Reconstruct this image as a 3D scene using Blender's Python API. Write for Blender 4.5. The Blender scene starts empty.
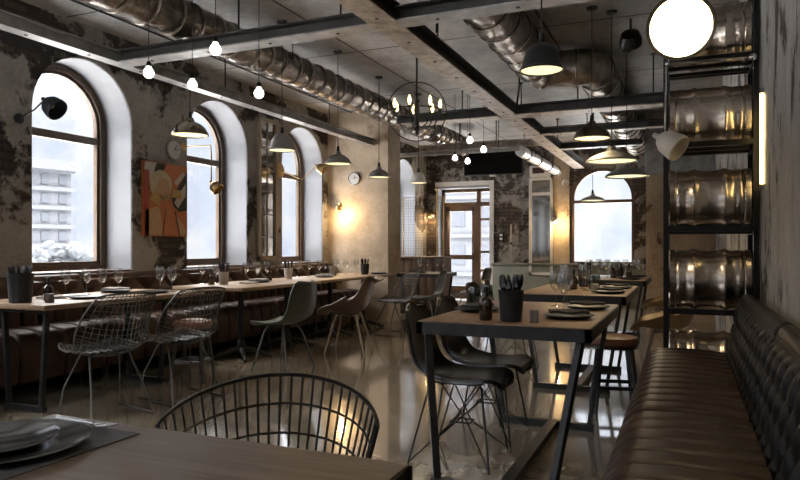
import bpy, bmesh, math, random
from mathutils import Vector, Matrix
random.seed(7)
PI = math.pi
SC = bpy.context.scene
COL = SC.collection
R = math.radians

# ------------------------------------------------------------------ materials
def nt(name):
    m = bpy.data.materials.new(name); m.use_nodes = True
    t = m.node_tree
    b = t.nodes['Principled BSDF']
    return m, t, b
def node(t, kind, **kw):
    n = t.nodes.new(kind)
    for k, v in kw.items():
        if k.startswith('i_'):
            key = k[2:]
            key = int(key) if key.isdigit() else key.replace('_', ' ')
            n.inputs[key].default_value = v
        else:
            setattr(n, k, v)
    return n
def col(c): return (c[0], c[1], c[2], 1.0)
def ramp(t, fac, stops):
    n = t.nodes.new('ShaderNodeValToRGB')
    e = n.color_ramp.elements
    while len(e) < len(stops): e.new(0.5)
    for i, (p, c) in enumerate(stops):
        e[i].position = p; e[i].color = col(c) if len(c) == 3 else c
    t.links.new(fac, n.inputs['Fac'])
    return n
def coords(t, scale=(1, 1, 1), rot=(0, 0, 0)):
    tc = t.nodes.new('ShaderNodeTexCoord')
    mp = t.nodes.new('ShaderNodeMapping')
    mp.inputs['Scale'].default_value = scale
    mp.inputs['Rotation'].default_value = rot
    t.links.new(tc.outputs['Object'], mp.inputs['Vector'])
    return mp.outputs['Vector']
def noise(t, vec, scale, detail=6, rough=.6, dist=0):
    n = node(t, 'ShaderNodeTexNoise')
    n.inputs['Scale'].default_value = scale; n.inputs['Detail'].default_value = detail
    n.inputs['Roughness'].default_value = rough; n.inputs['Distortion'].default_value = dist
    t.links.new(vec, n.inputs['Vector'])
    return n.outputs['Fac']
def mixc(t, fac, a, b, mode='MIX'):
    n = t.nodes.new('ShaderNodeMix'); n.data_type = 'RGBA'; n.blend_type = mode
    for s, v in ((n.inputs[0], fac), (n.inputs[6], a), (n.inputs[7], b)):
        if hasattr(v, 'links') or hasattr(v, 'is_linked'): t.links.new(v, s)
        elif isinstance(v, (int, float)): s.default_value = v
        else: s.default_value = col(v)
    return n.outputs[2]
def mathn(t, op, a, b=0.0, c=None):
    n = t.nodes.new('ShaderNodeMath'); n.operation = op
    for i, v in enumerate((a, b) if c is None else (a, b, c)):
        if hasattr(v, 'is_linked'): t.links.new(v, n.inputs[i])
        else: n.inputs[i].default_value = v
    return n.outputs[0]
def bump(t, b, h, strength=.3, dist=.02):
    n = t.nodes.new('ShaderNodeBump'); n.inputs['Strength'].default_value = strength
    n.inputs['Distance'].default_value = dist
    t.links.new(h, n.inputs['Height']); t.links.new(n.outputs['Normal'], b.inputs['Normal'])

def simple(name, c, rough=.5, metal=0, var=.15, vscale=6, bmp=0, coat=0, spec=.5):
    m, t, b = nt(name)
    v = coords(t)
    n = noise(t, v, vscale, 5)
    lo = tuple(x * (1 - var) for x in c); hi = tuple(min(1, x * (1 + var)) for x in c)
    r = ramp(t, n, [(.3, lo), (.7, hi)])
    t.links.new(r.outputs['Color'], b.inputs['Base Color'])
    b.inputs['Roughness'].default_value = rough; b.inputs['Metallic'].default_value = metal
    b.inputs['Coat Weight'].default_value = coat
    b.inputs['Specular IOR Level'].default_value = spec
    if bmp: bump(t, b, n, bmp, .01)
    return m
def emis(name, c, strength):
    m, t, b = nt(name)
    b.inputs['Base Color'].default_value = col(c)
    b.inputs['Emission Color'].default_value = col(c)
    b.inputs['Emission Strength'].default_value = strength
    return m
def thin_glass(name, tint=(1, 1, 1), refl=.10, rough=0.0):
    m = bpy.data.materials.new(name); m.use_nodes = True; t = m.node_tree
    t.nodes.clear()
    out = t.nodes.new('ShaderNodeOutputMaterial')
    tr = t.nodes.new('ShaderNodeBsdfTransparent'); tr.inputs[0].default_value = col(tint)
    gl = t.nodes.new('ShaderNodeBsdfGlossy'); gl.inputs['Roughness'].default_value = rough
    lw = t.nodes.new('ShaderNodeLayerWeight'); lw.inputs['Blend'].default_value = .35
    mu = mathn(t, 'MULTIPLY_ADD', mathn(t, 'POWER', lw.outputs['Facing'], 1.7), .7, refl)
    mx = t.nodes.new('ShaderNodeMixShader')
    t.links.new(mu, mx.inputs[0]); t.links.new(tr.outputs[0], mx.inputs[1]); t.links.new(gl.outputs[0], mx.inputs[2])
    t.links.new(mx.outputs[0], out.inputs[0])
    return m
def plaster(name, base, base2, under1, under2, thr=.52, width=.03, scale=1.1, bricks=True, axis='x', stretch=(1, 1, 1), off=0, spotty=.8, peel=None):
    """old plaster that has flaked off bare brick / dark render"""
    m, t, b = nt(name)
    v = coords(t, stretch)
    if off:
        v2 = t.nodes.new('ShaderNodeVectorMath'); v2.operation = 'ADD'; v2.inputs[1].default_value = (off, off * .7, off * .3)
        t.links.new(v, v2.inputs[0]); v = v2.outputs[0]
    n1 = noise(t, v, scale, 9, .68, .3)
    n2 = noise(t, v, scale * 9, 6, .7)
    msk0 = mathn(t, 'MULTIPLY_ADD', n2, .16, mathn(t, 'MULTIPLY', n1, .9))
    if peel:
        tcp = coords(t); sxp = t.nodes.new('ShaderNodeSeparateXYZ'); t.links.new(tcp, sxp.inputs[0])
        for ax, lo, hi, amt in peel:
            mrp = t.nodes.new('ShaderNodeMapRange'); mrp.inputs['From Min'].default_value = lo; mrp.inputs['From Max'].default_value = hi
            mrp.inputs['To Min'].default_value = 0; mrp.inputs['To Max'].default_value = amt
            t.links.new(sxp.outputs[ax], mrp.inputs['Value']); msk0 = mathn(t, 'SUBTRACT', msk0, mrp.outputs[0])
    msk = ramp(t, msk0, [(thr - width, (0, 0, 0)), (thr + width, (1, 1, 1))]).outputs['Color']
    pl = ramp(t, noise(t, v, scale * 2.4, 8, .65), [(.3, base), (.7, base2)]).outputs['Color']
    spots = ramp(t, noise(t, v, scale * 22, 4, .7), [(.36, (.55, .55, .55)), (.5, (1, 1, 1))]).outputs['Color']
    pl = mixc(t, spotty, pl, spots, 'MULTIPLY')
    if bricks:
        bt = t.nodes.new('ShaderNodeTexBrick')
        rot = (R(90), 0, R(90)) if axis == 'x' else (R(90), 0, 0)
        tc = coords(t, (1, 1, 1), (0, 0, 0))
        sx = t.nodes.new('ShaderNodeSeparateXYZ'); cx = t.nodes.new('ShaderNodeCombineXYZ')
        t.links.new(tc, sx.inputs[0])
        t.links.new(sx.outputs['Y' if axis == 'x' else 'X'], cx.inputs['X']); t.links.new(sx.outputs['Z'], cx.inputs['Y'])
        t.links.new(cx.outputs[0], bt.inputs['Vector'])
        bt.inputs['Scale'].default_value = 1.0
        bt.inputs['Brick Width'].default_value = .24; bt.inputs['Row Height'].default_value = .075
        bt.inputs['Mortar Size'].default_value = .012
        bt.inputs['Color1'].default_value = col(under1); bt.inputs['Color2'].default_value = col(under2)
        bt.inputs['Mortar'].default_value = col(tuple(x * .35 + .02 for x in under1))
        und = mixc(t, .75, bt.outputs['Color'], ramp(t, noise(t, v, scale * 14, 5, .7), [(.3, (.35, .35, .35)), (.7, (1.15, 1.1, 1.05))]).outputs['Color'], 'MULTIPLY')
    else:
        und = ramp(t, noise(t, v, scale * 12, 6, .7), [(.3, under1), (.7, under2)]).outputs['Color']
    c = mixc(t, msk, und, pl)
    t.links.new(c, b.inputs['Base Color'])
    b.inputs['Roughness'].default_value = .85
    h = mathn(t, 'MULTIPLY_ADD', msk, .6, mathn(t, 'MULTIPLY', n2, .5))
    bump(t, b, h, .6, .02)
    return m
def wood(name, c1, c2, axis='y', rough=.45, scale=1.0, coat=0, plank=0):
    m, t, b = nt(name)
    s = {'x': (1.2, 22, 22), 'y': (22, 1.2, 22), 'z': (22, 22, 1.2)}[axis]
    v = coords(t, tuple(k * scale for k in s))
    n = noise(t, v, 1.6, 8, .65, .6)
    v2 = coords(t, tuple(k * scale * 3 for k in s))
    n2 = noise(t, v2, 2.0, 3, .6)
    r = ramp(t, mathn(t, 'MULTIPLY_ADD', n2, .25, mathn(t, 'MULTIPLY', n, .8)), [(.32, c1), (.72, c2)])
    t.links.new(r.outputs['Color'], b.inputs['Base Color'])
    b.inputs['Roughness'].default_value = rough; b.inputs['Coat Weight'].default_value = coat
    bump(t, b, n, .12, .004)
    return m
def leather(name, c, rough=.35, worn=None, spec=.35):
    m, t, b = nt(name)
    v = coords(t)
    n = noise(t, v, 5, 6, .6)
    w = worn or tuple(min(1, x * 1.7) for x in c)
    r = ramp(t, n, [(.35, c), (.75, w)])
    t.links.new(r.outputs['Color'], b.inputs['Base Color'])
    b.inputs['Roughness'].default_value = rough; b.inputs['Specular IOR Level'].default_value = spec
    vo = t.nodes.new('ShaderNodeTexVoronoi'); vo.inputs['Scale'].default_value = 260
    t.links.new(v, vo.inputs['Vector'])
    bump(t, b, vo.outputs['Distance'], .12, .002)
    return m

M = {}
def build_materials():
    M['wall_left'] = plaster('wall_left_plaster', (.25, .235, .22), (.40, .375, .345), (.022, .018, .016), (.095, .065, .05), thr=.475, width=.02, scale=1.25, off=3.1, spotty=.5, peel=[('Y', 4.05, 3.3, .13), ('Z', 2.75, 3.1, .06)])
    M['wall_far'] = plaster('wall_far_plaster', (.21, .20, .185), (.34, .32, .295), (.04, .03, .025), (.115, .075, .055), thr=.555, width=.03, scale=2.2, spotty=.5, axis='y', off=1.7)
    M['wall_pier'] = plaster('pier_plaster', (.33, .25, .175), (.62, .52, .40), (.25, .16, .10), (.36, .25, .17), thr=.40, scale=1.0, axis='y', off=5.0, spotty=.25)
    M['wall_brown'] = plaster('brown_pier_plaster', (.50, .36, .24), (.62, .46, .32), (.2, .12, .08), (.28, .18, .12), thr=.42, scale=1.6, axis='y', off=9.0)
    M['wall_right'] = plaster('wall_right_boards', (.30, .295, .285), (.54, .52, .50), (.02, .017, .016), (.11, .085, .07), thr=.475, width=.02, scale=2.3, bricks=False, stretch=(1.2, 1.2, .6), off=2.3, spotty=.4)
    M['wall_back'] = plaster('wall_back_plaster', (.22, .21, .20), (.32, .30, .28), (.05, .04, .035), (.12, .09, .07), thr=.45, scale=1.0, axis='y')
    # ceiling: board-marked concrete with joints
    m, t, b = nt('ceiling_concrete'); v = coords(t)
    n = noise(t, v, 1.2, 9, .68); n2 = noise(t, coords(t, (3, 14, 1)), 4, 6, .7)
    r = ramp(t, mathn(t, 'MULTIPLY_ADD', n2, .35, mathn(t, 'MULTIPLY', n, .65)), [(.34, (.13, .125, .12)), (.5, (.33, .325, .32)), (.68, (.60, .59, .58))])
    sp = t.nodes.new('ShaderNodeSeparateXYZ'); t.links.new(v, sp.inputs[0])
    def joint(sock, off, pitch):
        a = mathn(t, 'MULTIPLY', mathn(t, 'ADD', sock, off), 1 / pitch)
        f = mathn(t, 'ABSOLUTE', mathn(t, 'SUBTRACT', mathn(t, 'FRACT', a), .5))
        return mathn(t, 'GREATER_THAN', f, .5 - .012 / pitch)
    j = mathn(t, 'MAXIMUM', joint(sp.outputs['X'], 3.22, 2.0), joint(sp.outputs['Y'], -4.33, 2.0))
    t.links.new(mixc(t, j, r.outputs['Color'], (.03, .03, .03)), b.inputs['Base Color'])
    b.inputs['Roughness'].default_value = .62
    bump(t, b, mathn(t, 'SUBTRACT', n, mathn(t, 'MULTIPLY', j, 1.0)), .35, .02)
    M['ceiling'] = m
    # floor: worn, sealed concrete that mirrors the windows
    m, t, b = nt('polished_floor'); v = coords(t)
    n = noise(t, v, .9, 9, .66, .4); n2 = noise(t, v, 5, 8, .7); n3 = noise(t, v, 2.0, 6, .6)
    r = ramp(t, mathn(t, 'MULTIPLY_ADD', n2, .35, mathn(t, 'MULTIPLY', n, .7)), [(.32, (.075, .060, .044)), (.50, (.21, .175, .13)), (.70, (.38, .33, .25))])
    sp = t.nodes.new('ShaderNodeSeparateXYZ'); t.links.new(v, sp.inputs[0])
    def joint2(sock, pitch):
        f = mathn(t, 'ABSOLUTE', mathn(t, 'SUBTRACT', mathn(t, 'FRACT', mathn(t, 'MULTIPLY', sock, 1 / pitch)), .5))
        return mathn(t, 'GREATER_THAN', f, .5 - .004 / pitch)
    j = mathn(t, 'MAXIMUM', joint2(sp.outputs['X'], 1.3), joint2(sp.outputs['Y'], 1.3))
    t.links.new(mixc(t, mathn(t, 'MULTIPLY', j, .6), r.outputs['Color'], (.03, .025, .02)), b.inputs['Base Color'])
    rr = t.nodes.new('ShaderNodeMapRange'); rr.inputs['From Min'].default_value = .3; rr.inputs['From Max'].default_value = .7
    rr.inputs['To Min'].default_value = .08; rr.inputs['To Max'].default_value = .26
    t.links.new(n3, rr.inputs['Value']); t.links.new(rr.outputs[0], b.inputs['Roughness'])
    b.inputs['Specular IOR Level'].default_value = .7
    b.inputs['Coat Weight'].default_value = 1; b.inputs['Coat Roughness'].default_value = .07; b.inputs['Coat IOR'].default_value = 1.6
    bump(t, b, n2, .06, .004)
    M['floor'] = m
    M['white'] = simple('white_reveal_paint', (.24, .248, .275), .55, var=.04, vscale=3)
    M['white_trim'] = simple('aged_white_paint', (.62, .60, .57), .5, var=.15)
    M['window_wood'] = wood('window_frame_wood', (.055, .035, .022), (.13, .085, .055), 'z', .4)
    M['door_wood'] = wood('door_wood', (.07, .042, .025), (.16, .10, .06), 'z', .4)
    M['table_wood'] = wood('table_wood', (.13, .075, .045), (.30, .19, .12), 'y', .42)
    M['table_wood_x'] = wood('near_table_wood', (.050, .035, .027), (.19, .14, .11), 'x', .42, scale=1.5)
    M['pale_wood'] = wood('pale_table_wood', (.20, .13, .08), (.38, .27, .175), 'y', .48)
    M['panel_wood'] = wood('counter_wood', (.05, .028, .018), (.14, .08, .05), 'z', .4)
    M['frame_wood'] = wood('mirror_frame_wood', (.25, .2, .15), (.5, .42, .33), 'z', .5)
    M['block_wood'] = wood('block_wood', (.1, .09, .08), (.26, .24, .22), 'z', .5)
    M['leather'] = leather('brown_leather', (.018, .009, .006), .40, (.052, .025, .015), .30)
    M['leather_red'] = leather('left_brown_leather', (.038, .022, .016), .46, (.095, .052, .036), .22)
    M['leather_black'] = leather('black_leather', (.007, .0065, .007), .38, (.016, .015, .015), .14)
    M['tan_leather'] = leather('tan_leather', (.26, .12, .07), .42, (.42, .22, .13))
    M['brown_pad'] = leather('brown_seat_pad', (.14, .065, .04), .4, (.26, .13, .08))
    M['black_steel'] = simple('black_steel', (.022, .022, .024), .38, .6, .3, 20)
    M['table_steel'] = simple('table_steel', (.035, .037, .04), .42, .55, .3, 14)
    M['dark'] = simple('dark_void', (.008, .008, .008), .8)
    M['gray_steel'] = simple('gray_beam_steel', (.33, .32, .31), .45, .35, .35, 7, .15)
    M['brown_steel'] = simple('brown_beam_steel', (.34, .28, .23), .5, .2, .5, 9, .3)
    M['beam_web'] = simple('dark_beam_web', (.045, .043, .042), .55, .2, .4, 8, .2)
    M['wire_gray'] = simple('grey_wire', (.10, .10, .10), .38, .6, .15)
    M['wire_black'] = simple('black_wire', (.012, .012, .012), .35, .4, .15)
    M['chrome'] = simple('chrome', (.62, .62, .62), .16, 1, .1)
    M['brass'] = simple('brass', (.55, .38, .17), .3, 1, .2)
    M['duct'] = simple('galvanised_duct', (.25, .22, .19), .26, .9, .6, 13, .9)
    M['duct_dark'] = simple('tarnished_duct', (.30, .26, .23), .33, .9, .5, 11, .9)
    M['foil'] = simple('foil_hose', (.8, .8, .8), .35, .5, .1, 12, .1)
    m, t, b = nt('brushed_keg_steel'); v = coords(t, (.6, 40, 40))
    n = noise(t, v, 3, 4, .6)
    t.links.new(ramp(t, n, [(.3, (.52, .45, .39)), (.7, (.76, .68, .60))]).outputs['Color'], b.inputs['Base Color'])
    b.inputs['Metallic'].default_value = 1; b.inputs['Roughness'].default_value = .24; b.inputs['Anisotropic'].default_value = .35
    tg = t.nodes.new('ShaderNodeTangent'); tg.axis = 'X'; t.links.new(tg.outputs[0], b.inputs['Tangent'])
    M['keg'] = m
    M['shell_black'] = simple('black_shell', (.014, .014, .015), .32, 0, .3, 6, coat=.2)
    M['shell_in'] = simple('dark_upholstery', (.022, .016, .013), .32, 0, .2, 14)
    M['shell_green'] = simple('grey_green_shell', (.055, .062, .05), .4, 0, .2, 5)
    M['shell_taupe'] = simple('taupe_shell', (.13, .085, .062), .4, 0, .2, 5)
    M['shell_tan'] = simple('tan_shell', (.36, .25, .13), .45, 0, .2, 6)
    M['leg_pale'] = simple('pale_leg', (.36, .30, .25), .45, 0, .2)
    M['lamp_black'] = simple('lamp_black', (.03, .032, .036), .38, .2, .15)
    M['lamp_gray'] = simple('lamp_grey', (.30, .29, .28), .38, .2, .1)
    M['lamp_white'] = simple('lamp_white', (.78, .75, .71), .45, 0, .08)
    M['lamp_gold'] = simple('lamp_aged_brass', (.30, .26, .20), .24, .9, .3)
    M['lamp_in'] = simple('lamp_inside', (.85, .8, .65), .6, 0, .03)
    M['glow'] = emis('lamp_glow', (1, .88, .50), .95)
    M['glow_soft'] = emis('lamp_glow_soft', (1, .86, .48), .75)
    M['big_glow'] = emis('big_lamp_glow', (1, .84, .52), 22)
    M['bulb'] = emis('round_bulb', (1, .95, .85), 3.2)
    M['candle'] = emis('candle_bulb', (1, .78, .36), 3.5)
    M['tube'] = emis('tube_glow', (1, .72, .28), 6)
    M['pane'] = thin_glass('window_pane', (.97, .985, 1), .03)
    M['glassware'] = thin_glass('clear_glassware', (.96, .96, .95), .09, .02)
    M['tumbler'] = thin_glass('green_tumbler_glass', (.62, .70, .68), .12, .02)
    M['bottle'] = simple('brown_bottle_glass', (.035, .016, .006), .08, 0, .3, 9, coat=.6)
    M['label'] = simple('bottle_label', (.3, .24, .15), .6)
    M['plate'] = simple('black_ceramic', (.014, .014, .015), .4, 0, .2)
    M['plate_metal'] = simple('dark_silver', (.30, .31, .33), .13, .9, .12)
    M['napkin'] = simple('charcoal_linen', (.035, .033, .035), .85, 0, .3, 40, .2)
    M['napkin_light'] = simple('grey_linen', (.32, .29, .26), .85, 0, .2, 40, .2)
    M['mat'] = simple('charcoal_mat', (.06, .06, .07), .6, 0, .25, 60, .2)
    M['pot'] = simple('black_slate_pot', (.018, .018, .02), .55, 0, .4, 18, .3)
    M['pot_white'] = simple('stone_pot', (.42, .39, .36), .6, 0, .15)
    M['cutlery'] = simple('dark_cutlery', (.05, .05, .055), .25, .8, .2)
    M['mirror'] = simple('old_mirror_glass', (.55, .54, .52), .06, 1, .12, 3)
    M['screen'] = simple('tv_screen', (.002, .002, .002), .3, 0, .05, spec=.1)
    M['clock_face'] = simple('clock_face', (.55, .55, .55), .5, 0, .05)
    M['green_panel'] = simple('grey_green_panel', (.20, .21, .17), .5, 0, .15, 3)
    M['ext_wall'] = simple('outside_stone', (.066, .071, .083), .9, 0, .05, .3)
    M['ext_win'] = simple('outside_window', (.036, .042, .055), .5, 0, .1, 1)
    M['snow'] = simple('outside_ground', (.62, .62, .62), .9, 0, .1, .5)
    M['foliage'] = simple('frosted_foliage', (.05, .056, .066), .9, 0, .5, 5)
    for k, c in dict(a_red=(.42, .07, .035), a_orange=(.50, .17, .06), a_tan=(.52, .33, .18), a_cream=(.55, .46, .30), a_black=(.02, .018, .018), a_yellow=(.48, .32, .10), a_white=(.52, .48, .42)).items():
        M[k] = simple('paint_' + k[2:], c, .6, 0, .1, 20)
build_materials()

# ------------------------------------------------------------------ mesh helpers
class MB:
    def __init__(self): self.bm = bmesh.new()
    def box(self, x0, x1, y0, y1, z0, z1, bev=0, seg=2, mat=0, M4=None):
        mm = Matrix.Translation(((x0 + x1) / 2, (y0 + y1) / 2, (z0 + z1) / 2)) @ Matrix.Diagonal((abs(x1 - x0), abs(y1 - y0), abs(z1 - z0), 1))
        tmp = bmesh.new()
        bmesh.ops.create_cube(tmp, size=1, matrix=mm)
        if bev: bmesh.ops.bevel(tmp, geom=list(tmp.edges), offset=bev, segments=seg, affect='EDGES', profile=.5)
        self._add(tmp, mat, M4); return self
    def _add(self, tmp, mat=0, M4=None):
        vm = {}
        for v in tmp.verts: vm[v] = self.bm.verts.new(M4 @ v.co if M4 else v.co)
        for f in tmp.faces:
            try:
                nf = self.bm.faces.new([vm[v] for v in f.verts]); nf.material_index = mat
            except ValueError: pass
        tmp.free()
    def beam(self, p0, p1, w, h, mat=0):
        """square bar between two points"""
        p0 = Vector(p0); p1 = Vector(p1); d = p1 - p0; L = d.length
        q = d.to_track_quat('Z', 'Y' if abs(d.normalized().y) < .9 else 'X')
        m = Matrix.Translation((p0 + p1) / 2) @ q.to_matrix().to_4x4()
        return self.box(-w / 2, w / 2, -h / 2, h / 2, -L / 2, L / 2, mat=mat, M4=m)
    def tube(self, pts, r, n=6, closed=False, cap=True, mat=0):
        pts = [Vector(p) for p in pts]; k = len(pts)
        rs = r if isinstance(r, (list, tuple)) else [r] * k
        tang = []
        for i in range(k):
            if closed: t = pts[(i + 1) % k] - pts[(i - 1) % k]
            else: t = pts[min(i + 1, k - 1)] - pts[max(i - 1, 0)]
            tang.append(t.normalized() if t.length > 1e-9 else Vector((0, 0, 1)))
        up = Vector((0, 0, 1)) if abs(tang[0].z) < .9 else Vector((1, 0, 0))
        nrm = (up - tang[0] * up.dot(tang[0])).normalized()
        rings = []
        for i in range(k):
            nrm = (nrm - tang[i] * nrm.dot(tang[i]))
            nrm = nrm.normalized() if nrm.length > 1e-6 else tang[i].orthogonal().normalized()
            b = tang[i].cross(nrm)
            rings.append([self.bm.verts.new(pts[i] + (nrm * math.cos(2 * PI * j / n) + b * math.sin(2 * PI * j / n)) * rs[i]) for j in range(n)])
        for i in range(k if closed else k - 1):
            a, c = rings[i], rings[(i + 1) % k]
            for j in range(n):
                f = self.bm.faces.new((a[j], a[(j + 1) % n], c[(j + 1) % n], c[j])); f.material_index = mat
        if cap and not closed:
            for ring, rev in ((rings[0], True), (rings[-1], False)):
                f = self.bm.faces.new(ring[::-1] if rev else ring); f.material_index = mat
        return self
    def lathe(self, prof, n=24, M4=None, mat=0, closed=False):
        rings = []
        for r, z in prof:
            if r < 1e-6: rings.append([self.bm.verts.new((0, 0, z))])
            else: rings.append([self.bm.verts.new((r * math.cos(2 * PI * j / n), r * math.sin(2 * PI * j / n), z)) for j in range(n)])
        if M4:
            for rg in rings:
                for v in rg: v.co = M4 @ v.co
        pairs = list(zip(rings, rings[1:]))
        if closed: pairs.append((rings[-1], rings[0]))
        for a, c in pairs:
            for j in range(n):
                if len(a) == 1 and len(c) == 1: continue
                if len(a) == 1: vs = (a[0], c[j], c[(j + 1) % n])
                elif len(c) == 1: vs = (a[j], a[(j + 1) % n], c[0])
                else: vs = (a[j], a[(j + 1) % n], c[(j + 1) % n], c[j])
                f = self.bm.faces.new(vs); f.material_index = mat
        return self
    def grid(self, fn, nu, nv, thick=0, mat=0):
        """surface fn(u,v) u,v in 0..1; thick > 0 closes it into a slab along its normals"""
        P = [[Vector(fn(i / nu, j / nv)) for j in range(nv + 1)] for i in range(nu + 1)]
        def normals():
            N = []
            for i in range(nu + 1):
                row = []
                for j in range(nv + 1):
                    du = P[min(i + 1, nu)][j] - P[max(i - 1, 0)][j]; dv = P[i][min(j + 1, nv)] - P[i][max(j - 1, 0)]
                    c = du.cross(dv); row.append(c.normalized() if c.length > 1e-12 else Vector((0, 0, 1)))
                N.append(row)
            return N
        A = [[self.bm.verts.new(p) for p in row] for row in P]
        for i in range(nu):
            for j in range(nv):
                f = self.bm.faces.new((A[i][j], A[i + 1][j], A[i + 1][j + 1], A[i][j + 1])); f.material_index = mat
        if thick:
            N = normals()
            B = [[self.bm.verts.new(P[i][j] - N[i][j] * thick) for j in range(nv + 1)] for i in range(nu + 1)]
            for i in range(nu):
                for j in range(nv):
                    f = self.bm.faces.new((B[i][j], B[i][j + 1], B[i + 1][j + 1], B[i + 1][j])); f.material_index = mat
            bd = [(i, 0) for i in range(nu)] + [(nu, j) for j in range(nv)] + [(i, nv) for i in range(nu, 0, -1)] + [(0, j) for j in range(nv, 0, -1)]
            for k in range(len(bd)):
                a, c = bd[k], bd[(k + 1) % len(bd)]
                f = self.bm.faces.new((A[a[0]][a[1]], B[a[0]][a[1]], B[c[0]][c[1]], A[c[0]][c[1]])); f.material_index = mat
        return self
    def sphere(self, c, r, n=12, sc=(1, 1, 1)):
        tmp = bmesh.new()
        bmesh.ops.create_uvsphere(tmp, u_segments=n, v_segments=max(6, n // 2 + 2), radius=r)
        self._add(tmp, 0, Matrix.Translation(c) @ Matrix.Diagonal((*sc, 1))); return self
    def poly(self, loops, to3, thick, mat=0):
        """flat plate with holes: loops of (a,b), first the outline; to3(a,b,d) gives the 3D point at depth d"""
        rows = []
        for lp in loops:
            rows.append(([self.bm.verts.new(to3(a, b, 0)) for a, b in lp], [self.bm.verts.new(to3(a, b, thick)) for a, b in lp]))
        for side in (0, 1):
            es = []
            for rw in rows:
                vs = rw[side]
                for i in range(len(vs)): es.append(self.bm.edges.new((vs[i], vs[(i + 1) % len(vs)])))
            bmesh.ops.triangle_fill(self.bm, use_beauty=True, use_dissolve=False, edges=es)
        for f0, f1 in rows:
            for i in range(len(f0)):
                k = (i + 1) % len(f0)
                self.bm.faces.new((f0[i], f0[k], f1[k], f1[i]))
        for f in self.bm.faces: f.material_index = mat
        return self
    def build(self, name, mat, parent=None, loc=None, smooth=35):
        bm = self.bm
        bmesh.ops.recalc_face_normals(bm, faces=list(bm.faces))
        me = bpy.data.meshes.new(name); bm.to_mesh(me); bm.free()
        for k in (mat if isinstance(mat, (list, tuple)) else [mat]): me.materials.append(M[k] if isinstance(k, str) else k)
        if smooth:
            me.shade_smooth(); me.set_sharp_from_angle(angle=R(smooth))
        o = bpy.data.objects.new(name, me); COL.objects.link(o)
        if parent: o.parent = parent
        if loc: o.location = loc
        return o

def tag(o, label=None, cat=None, group=None, kind=None):
    if label:
        n = len(label.split()); assert 4 <= n <= 16, (n, label)
        o['label'] = label
    if cat: o['category'] = cat
    if group: o['group'] = group
    if kind: o['kind'] = kind
    return o
def thing(name, label, cat, loc=(0, 0, 0), rz=0, group=None, kind=None):
    o = bpy.data.objects.new(name, None); COL.objects.link(o)
    o.empty_display_size = .05
    o.location = loc; o.rotation_euler = (0, 0, rz)
    return tag(o, label, cat, group, kind)
K = 1
def kids(o):
    return list(o.children)
def dup(o, loc=None, rz=None, label=None, group=None, parent=None):
    c = o.copy(); COL.objects.link(c)
    if parent is not None: c.parent = parent
    for ch in kids(o): dup(ch, parent=c)
    if loc is not None: c.location = loc
    if rz is not None: c.rotation_euler = (0, 0, rz)
    if label: tag(c, label)
    if group: c['group'] = group
    return c
class Proto:
    """first call moves the original, later calls copy it"""
    def __init__(self, o): self.o = o; self.used = False
    def put(self, loc, rz=0, label=None, group=None):
        if K != 1: loc = (loc[0] * K, loc[1] * K, loc[2])
        if not self.used:
            self.used = True; o = self.o
            o.location = loc; o.rotation_euler = (0, 0, rz)
            if label: tag(o, label)
            if group: o['group'] = group
            return o
        return dup(self.o, loc, rz, label, group)
def part(name, mat, parent, **kw):
    pass
def arc(c, r, a0, a1, n, f): return [f(c, r, a0 + (a1 - a0) * i / n) for i in range(n + 1)]
def arch_loop(y0, y1, z0, zs, n=20):
    cy = (y0 + y1) / 2; r = (y1 - y0) / 2
    return [(y0, z0), (y1, z0)] + [(cy + r * math.cos(PI * i / n), zs + r * math.sin(PI * i / n)) for i in range(n + 1)]

CEIL = 3.25
SKY_LOW, SKY_HIGH = .85, 24.0   # overcast sky: far brighter overhead than at the horizon
XL, XR, YF, YB = -5.2, .42, 13.5, -2.0
# ------------------------------------------------------------------ room shell
def structure(o): o['kind'] = 'structure'; return o
structure(MB().box(XL - .5, XR + .3, YB - .2, YF + .6, -.2, 0).build('floor', 'floor', smooth=0))
structure(MB().box(XL - .5, XR + .3, YB - .2, YF + .6, CEIL, CEIL + .2).build('ceiling', 'ceiling', smooth=0))
WINS = [(-1.80, -.67), (.13, 1.26), (2.06, 3.19), (3.99, 5.12), (5.93, 7.06), (7.86, 8.99), (9.79, 10.92), (11.72, 12.85)]  # first three out of view: they continue the row, added for more daylight
SILL, SPR = .90, 2.36
loops = [[(YB, 0), (YF + .4, 0), (YF + .4, CEIL), (YB, CEIL)]] + [arch_loop(a, b, SILL, SPR) for a, b in WINS]
structure(MB().poly(loops, lambda a, b, d: (XL - d, a, b), .46).build('wall_left', 'wall_left', smooth=0))
structure(MB().box(XR, XR + .2, YB, YF + .4, 0, CEIL).build('wall_right', 'wall_right', smooth=0))
FILL_WINS = [(-4.5, -3.2), (-2.6, -1.3)]  # back wall openings out of view, added for fill light from behind
structure(MB().poly([[(XL - .46, 0), (XR + .2, 0), (XR + .2, CEIL), (XL - .46, CEIL)]] + [arch_loop(a, b, SILL, SPR) for a, b in FILL_WINS], lambda a, b, d: (a, YB - d, b), .3).build('wall_back', 'wall_back', smooth=0))
DOOR = (-4.93, -3.77, 2.46)
FW = (-2.12, -.90, .80, 2.10)
loops = [[(XL, 0), (DOOR[0], 0), (DOOR[0], DOOR[2]), (DOOR[1], DOOR[2]), (DOOR[1], 0), (XR, 0), (XR, CEIL), (XL, CEIL)], arch_loop(FW[0], FW[1], FW[2], FW[3])]
structure(MB().poly(loops, lambda a, b, d: (a, YF + d, b), .40).build('wall_far', 'wall_far', smooth=0))
structure(MB().box(XL, -4.15, 9.15, 9.62, 0, CEIL).build('wall_pier_left', 'wall_pier', smooth=0))
structure(MB().box(-.56, XR, 11.0, YF, 0, 2.27).build('wall_pier_right', 'wall_brown', smooth=0))
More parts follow.
